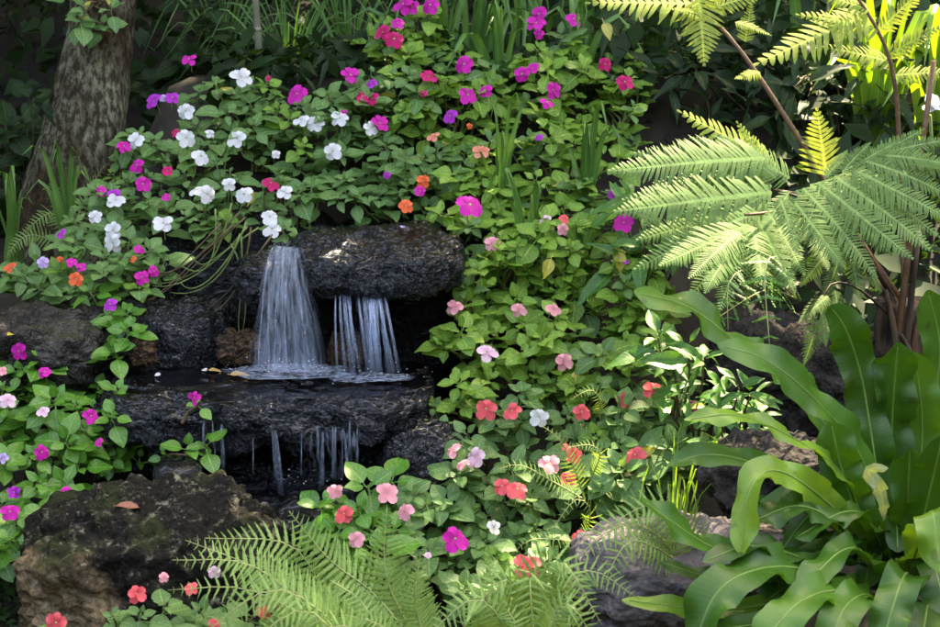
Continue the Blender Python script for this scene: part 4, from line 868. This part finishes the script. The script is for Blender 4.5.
for k, (b, n, h, sp, wd, mt, lab) in enumerate([
    ((470, 190, 1.1), 13, -30, .28, .04, 'strap', 'strap leaved clump behind the magenta impatiens with crimson blooms'),
    ((530, 180, 1.15), 13, -30, .25, .042, 'strap', 'strap leaved clump close behind the clustered magenta flowers'),
    ((590, 170, 1.2), 12, -40, .28, .04, 'strap', 'strap leaved clump behind the yellowed leaf at the magenta impatiens'),
    ((650, 170, 1.1), 12, -40, .25, .04, 'strap', 'dark strap leaved clump beside the sunlit fern frond'),
    ((420, 150, 1.3), 11, -40, .25, .03, 'strap', 'narrow strap leaved clump behind the tall crimson impatiens'),
    ((500, 150, .95), 11, 5, .2, .034, 'strap', 'long strap leaved clump between the crimson and the clustered magenta impatiens'),
    ((575, 140, .95), 10, -5, .2, .034, 'strap', 'long strap leaved clump between magenta cluster and single crimson blooms'),
    ((445, 110, 1.05), 9, -30, .18, .03, 'strap', 'upright strap leaved clump close beside the tall crimson impatiens'),
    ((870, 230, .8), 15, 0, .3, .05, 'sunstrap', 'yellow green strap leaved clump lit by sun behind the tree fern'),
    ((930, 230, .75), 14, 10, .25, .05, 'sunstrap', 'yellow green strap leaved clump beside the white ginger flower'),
    ((800, 220, 1.0), 12, -10, .3, .05, 'strap', 'dark strap leaved clump behind the brown tree fern stalk'),
    ((500, 245, .5), 7, 105, .16, .02, 'strap', 'upright strap leaved tuft between salmon and large magenta flowers'),
    ((530, 290, .35), 7, 165, .18, .02, 'strap', 'narrow leaved tuft rising through the impatiens beside the coral pair'),
    ((70, 265, .6), 9, 140, .12, .025, 'strap', 'broad bladed green tuft in front of the tree trunk'),
    ((15, 270, .7), 7, 170, .12, .02, 'strap', 'dim bladed tuft in the shade beside the trunk fern'),
    ((585, 200, .5), 8, 110, .2, .03, 'strap', 'strap leaved tuft below the clustered magenta impatiens')]):
    clump('strap_plant', lab, b, n, h, sp, wd, LM[mt], group='strap leaved clumps')
for k, (b, n, h, sp, lab) in enumerate([((290, 130, 1.3), 34, -10, .4, 'fine arching grass tuft close beside the bamboo stake'), ((350, 120, 1.4), 34, -25, .4, 'fine arching grass tuft behind the magenta flower pairs'), ((225, 120, 1.5), 26, -10, .35, 'dim fine grass tuft behind the leafy shrub by the trunk'),
        ((672, 530, -.5), 16, 440, .2, 'pale thin grass tuft above the grey boulder')]):
    clump('grass_tuft', lab, b, n, h, sp, .008 if k < 3 else .006, LM['strap' if k < 3 else 'warm'], group='grass tufts', droop=.9)
# bamboo stake, white ginger flower
st_ = empty('bamboo_stake', at(261, 110, 1.15)); st_.location.z = ground(st_.location.x, st_.location.y); WM[st_.name] = Matrix.Translation(st_.location)
tag(st_, 'thin grey green bamboo stake standing among the grass', 'stake')
BAM = plain('bamboo', (.16, .17, .11), .5, .3, 25, .2, stretch=(1, 1, .3))
A, B = V(st_.location), at(252, -60, 1.15)
tube('cane', [A.lerp(B, q/12) for q in range(13)], .0105, BAM, st_, 8)
for q in (.35, .62, .86):
    p = A.lerp(B, q); tube('node', [p-V((0, 0, .006)), p-V((0, 0, .002)), p+V((0, 0, .002)), p+V((0, 0, .006))], [.0107, .0125, .0125, .0107], BAM, st_, 8)
gl = empty('ginger_flower', at(930, 115, .45)); tag(gl, 'white flower on a stem among the yellow green leaves', 'flower')
tube('stem', [at(935, 200, .5), at(932, 150, .47), at(930, 115, .45)], [.006, .005, .004], STEM, gl, 6)
for k, (a, b) in enumerate([(924, 98), (938, 96), (928, 112), (936, 108), (930, 104)]):
    link('petal', PETAL['w'], gl, frame(at(931, 104, .44), at(a, b, .40)-at(931, 104, .44)+V((0, -.01, 0)), TOCAM+V((U(-.5, .5), 0, U(-.5, .5))), .085))

# ---------------------------------------------------------------- tree: trunk in view, unseen crown spread wide to shade the garden
tb = at(72, 250, 1.0); tb.z = ground(tb.x, tb.y)-.05
tree = empty('tree', tb); tag(tree, 'tree with rough lichen grey bark in the shade', 'tree')
BARK = rockmat('bark', (.035, .026, .018), (.12, .10, .075), lichen=None, scale=16, moss=0)
def barkmat():
    m, n, l = newmat('tree_bark'); tc = N(n, 'ShaderNodeTexCoord'); mp = N(n, 'ShaderNodeMapping'); mp.inputs['Scale'].default_value = (1, 1, .45); l.new(tc.outputs['Object'], mp.inputs[0])
    n1 = N(n, 'ShaderNodeTexNoise'); n1.inputs['Scale'].default_value = 70; n1.inputs['Detail'].default_value = 6; n1.inputs['Roughness'].default_value = .7; l.new(mp.outputs[0], n1.inputs['Vector'])
    n2 = N(n, 'ShaderNodeTexNoise'); n2.inputs['Scale'].default_value = 5; n2.inputs['Detail'].default_value = 4; l.new(tc.outputs['Object'], n2.inputs['Vector'])
    r1 = N(n, 'ShaderNodeValToRGB'); r1.color_ramp.elements[0].position = .4; r1.color_ramp.elements[1].position = .6; r1.color_ramp.elements[0].color = (.018, .012, .007, 1); r1.color_ramp.elements[1].color = (.075, .052, .027, 1); l.new(n1.outputs[0], r1.inputs[0])
    r2 = N(n, 'ShaderNodeValToRGB'); r2.color_ramp.elements[0].position = .44; r2.color_ramp.elements[1].position = .62; r2.color_ramp.elements[0].color = (.05, .043, .026, 1); r2.color_ramp.elements[1].color = (.3, .29, .19, 1); l.new(n1.outputs[0], r2.inputs[0])
    mr = N(n, 'ShaderNodeMapRange'); mr.inputs[1].default_value = .42; mr.inputs[2].default_value = .58; l.new(n2.outputs[0], mr.inputs[0])
    mx = N(n, 'ShaderNodeMix', data_type='RGBA'); l.new(mr.outputs[0], mx.inputs[0]); l.new(r1.outputs[0], mx.inputs[6]); l.new(r2.outputs[0], mx.inputs[7])
    p = N(n, 'ShaderNodeBsdfPrincipled'); p.inputs['Roughness'].default_value = .9; p.inputs['Specular IOR Level'].default_value = .15; l.new(mx.outputs[2], p.inputs['Base Color'])
    bp = N(n, 'ShaderNodeBump'); bp.inputs['Strength'].default_value = 1; bp.inputs['Distance'].default_value = .02; l.new(n1.outputs[0], bp.inputs['Height']); l.new(bp.outputs[0], p.inputs['Normal'])
    out = N(n, 'ShaderNodeOutputMaterial'); l.new(p.outputs[0], out.inputs[0]); return m
BARK = barkmat()
kp = [(tb, .21), (at(72, 215, 1.0), .15), (at(79, 150, 1.0), .13), (at(90, 90, 1.02), .108), (at(100, 30, 1.05), .09), (at(105, -20, 1.08), .088), (V((-.95, 1.2, 1.9)), .095), (V((-.7, 1.5, 3.0)), .085), (V((-.4, 1.8, 5.0)), .06)]
tv, tfc = [], []; rows = 90; S = 40
for j in range(rows+1):
    q = j/rows*(len(kp)-1); i = min(int(q), len(kp)-2); f = q-i
    c_ = kp[i][0].lerp(kp[i+1][0], f); r = kp[i][1]*(1-f)+kp[i+1][1]*f
    for k in range(S):
        g = 2*math.pi*k/S; u = V((math.cos(g), math.sin(g), 0))
        rr = r*(1+.13*noise.noise(V((u.x*1.6, u.y*1.6, c_.z*2)))+.10*noise.noise(V((u.x*4, u.y*4, c_.z*5)))+.06*abs(noise.noise(V((u.x*10, u.y*10, c_.z*9)))))
        tv.append(c_+u*rr-tb)
for j in range(rows):
    for k in range(S): tfc.append((j*S+k, j*S+(k+1) % S, j*S+S+(k+1) % S, j*S+S+k))
link('trunk', mesh('trunk', tv, tfc, BARK), tree, Matrix.Translation(tb))
for k in range(9):
    g = k*.72; a = V((-.7, 1.5, 3.1+.18*k)); b = a+V((math.cos(g)*2.6, math.sin(g)*2.2+.7, 1.0+U(-.2, .5)))
    tube('limb', [bez([a, a.lerp(b, .5)+V((0, 0, .35)), b], q/8) for q in range(9)], [.05*(1-.8*q/8) for q in range(9)], BARK, tree, 7)
# gaps in the crown let the sun through to these places (point, radius)
GAPS = [(at(705, 35, 0), .17), (at(810, 35, 0), .2), (at(750, 10, 0), .18), (at(818, 135, -.1), .13), (at(885, 110, .6), .22), (at(930, 150, .6), .2), (at(890, 20, .1), .14)]
cv, cf = [], []
cr = random.Random(11)
nv = 0
for _ in range(82000):
    x, y, z = cr.uniform(-7, 7), cr.uniform(.25, 10.0), cr.uniform(3.9, 5.8)
    if noise.noise(V((x*.9, y*.9, z*.9))) < -.8: continue
    p = V((x, y, z)); bad = False
    for c_, r in GAPS:
        d = p-c_; d -= sun_dir*d.dot(sun_dir)
        if d.length < r+.06: bad = True; break
    if bad: continue
    s = cr.uniform(.07, .12); n_ = V((cr.gauss(0, .5), cr.gauss(0, .5), 1)).normalized(); a = n_.orthogonal().normalized(); a = Quaternion(n_, cr.uniform(0, 6.28)) @ a; b = n_.cross(a)
    cv += [p-a*s, p+b*s*.45-a*s*.1, p+a*s, p-b*s*.45-a*s*.1]; cf.append((nv, nv+1, nv+2, nv+3)); nv += 4
tag(link('crown', mesh('crown', cv, cf, LM['crown'], None, False), tree), kind='stuff')

# undergrowth in the shade up the slope: one mass nobody could count
uv_, uf = [], []; b = 0; ur = random.Random(5)
for _ in range(26000):
    y = ur.uniform(1.75, 6); x = ur.uniform(-1, 1)*(.6+.40*(y+4.2)); z = ground(x, y)
    h = ur.uniform(.02, .6)*(1+.2*y)
    p = V((x, y, z+h)); s = ur.uniform(.04, .095); d = V((ur.gauss(0, .6), ur.gauss(-.3, .5), ur.gauss(.1, .6))).normalized()
    n_ = V((ur.gauss(0, .5), ur.gauss(-.5, .4), 1)); sd_ = d.cross(n_).normalized(); wq = ur.choice((.1, .3, .45))
    uv_ += [p, p+d*s*.5+sd_*s*wq, p+d*s*1.1-V((0, 0, s*.25)), p+d*s*.5-sd_*s*wq, p+d*s*.5-V((0, 0, .01))]
    uf += [(b, b+1, b+4), (b+1, b+2, b+4), (b+2, b+3, b+4), (b+3, b, b+4)]; b += 5
for _ in range(7000):
    y = ur.uniform(.1, 1.8); x = ur.uniform(-1.6, 1.8)
    if y < .85 and x < .8 or (x < -.75 and y < 1.3): continue
    z = ground(x, y); h = ur.uniform(.0, .24 if x > .32 else .09)
    p = V((x, y, z+h)); s = ur.uniform(.05, .11); d = V((ur.gauss(0, .6), ur.gauss(-.3, .5), ur.gauss(.1, .6))).normalized()
    n_ = V((ur.gauss(0, .5), ur.gauss(-.5, .4), 1)); sd_ = d.cross(n_).normalized(); wq = ur.choice((.12, .25, .35))
    uv_ += [p, p+d*s*.5+sd_*s*wq, p+d*s*1.1-V((0, 0, s*.25)), p+d*s*.5-sd_*s*wq, p+d*s*.5-V((0, 0, .01))]
    uf += [(b, b+1, b+4), (b+1, b+2, b+4), (b+2, b+3, b+4), (b+3, b, b+4)]; b += 5
for _ in range(1500):
    x = ur.uniform(-1.1, -.72); y = ur.uniform(-1.15, -.3); z = ground(x, y)
    p = V((x, y, z+ur.uniform(0, .07))); s = ur.uniform(.015, .035); d = V((ur.gauss(0, .6), ur.gauss(-.3, .5), ur.gauss(.2, .4))).normalized()
    n_ = V((ur.gauss(0, .4), ur.gauss(-.4, .3), 1)); sd_ = d.cross(n_).normalized(); wq = .35
    uv_ += [p, p+d*s*.5+sd_*s*wq, p+d*s*1.1-V((0, 0, s*.25)), p+d*s*.5-sd_*s*wq, p+d*s*.5-V((0, 0, .004))]
    uf += [(b, b+1, b+4), (b+1, b+2, b+4), (b+2, b+3, b+4), (b+3, b, b+4)]; b += 5
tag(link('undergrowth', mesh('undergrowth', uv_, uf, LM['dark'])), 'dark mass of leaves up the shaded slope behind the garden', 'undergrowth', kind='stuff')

# ---------------------------------------------------------------- fallen leaves
FALL = [plain('dead_leaf_red', (.22, .085, .05), .5, .3, 20, .3), plain('dead_leaf_orange', (.42, .17, .03), .5, .3, 20, .3), plain('dead_leaf_tan', (.38, .24, .07), .5, .3, 20, .3), plain('dead_leaf_yellow', (.5, .4, .06), .5, .3, 20, .3)]
from mathutils.bvhtree import BVHTree
def hit(px, py, o, y):
    M = WM[o.name]; T = BVHTree.FromPolygons([M @ v.co for v in o.data.vertices], [tuple(p.vertices) for p in o.data.polygons])
    h = T.ray_cast(CAM, (at(px, py, 1)-CAM).normalized())[0]
    return h+V((0, -.004, .006)) if h else at(px, py, y)
for px, py, y, ln, mi_, ang, lab in [(130, 508, -.68, .05, 0, 80, 'reddish dead leaf lying on the lichen boulder'), (172, 367, -.16, .05, 1, 75, 'orange dead leaf lying on the wet ledge below the bluish rock'), (240, 376, -.2, .045, 2, 85, 'tan curled dead leaf on the ledge at the waterfall foot'),
        (13, 336, -.02, .04, 3, 20, 'yellow brown dead leaf lying on the brown boulder'), (338, 358, .02, .03, 2, 40, 'tan dead leaf beside the mottled stone between the falls'), (215, 372, -.2, .03, 2, 100, 'small tan leaf scrap floating on the wet ledge')]:
    lm_ = leaf_mesh('fallen_leaf', FALL[mi_], W=.42, fold=.25, droop=.15, pet=.15, seed=px)
    p = hit(px, py, {130: BIG, 13: BRN}.get(px, LDG), y); d = V((math.sin(R(ang)), math.cos(R(ang)), 0))
    tag(link('fallen_leaf', lm_, None, frame(p-d*ln*.5, d, ZUP+TOCAM*.5, ln)), lab, 'leaf')
for px, py, y, col, lab in [(161, 377, -.2, 'w', 'white fallen petal on the end of the wet ledge'), (203, 371, -.12, 'w', 'small white fallen petal floating on the ledge beside the brown stone'), (404, 226, .1, 'v', 'lilac fallen petal lying on top of the black slab')]:
    p = hit(px, py, LDG, y) if col == 'w' else at(px, py, y); tag(link('fallen_petal', PETAL[col], None, frame(p, V((U(-1, 1), U(-1, .2), 0)), ZUP+TOCAM*.6, .03)), lab, 'petal')
print('leaf objects', nleaf, 'shoots', len(shoots), 'objects', len(sc.objects))
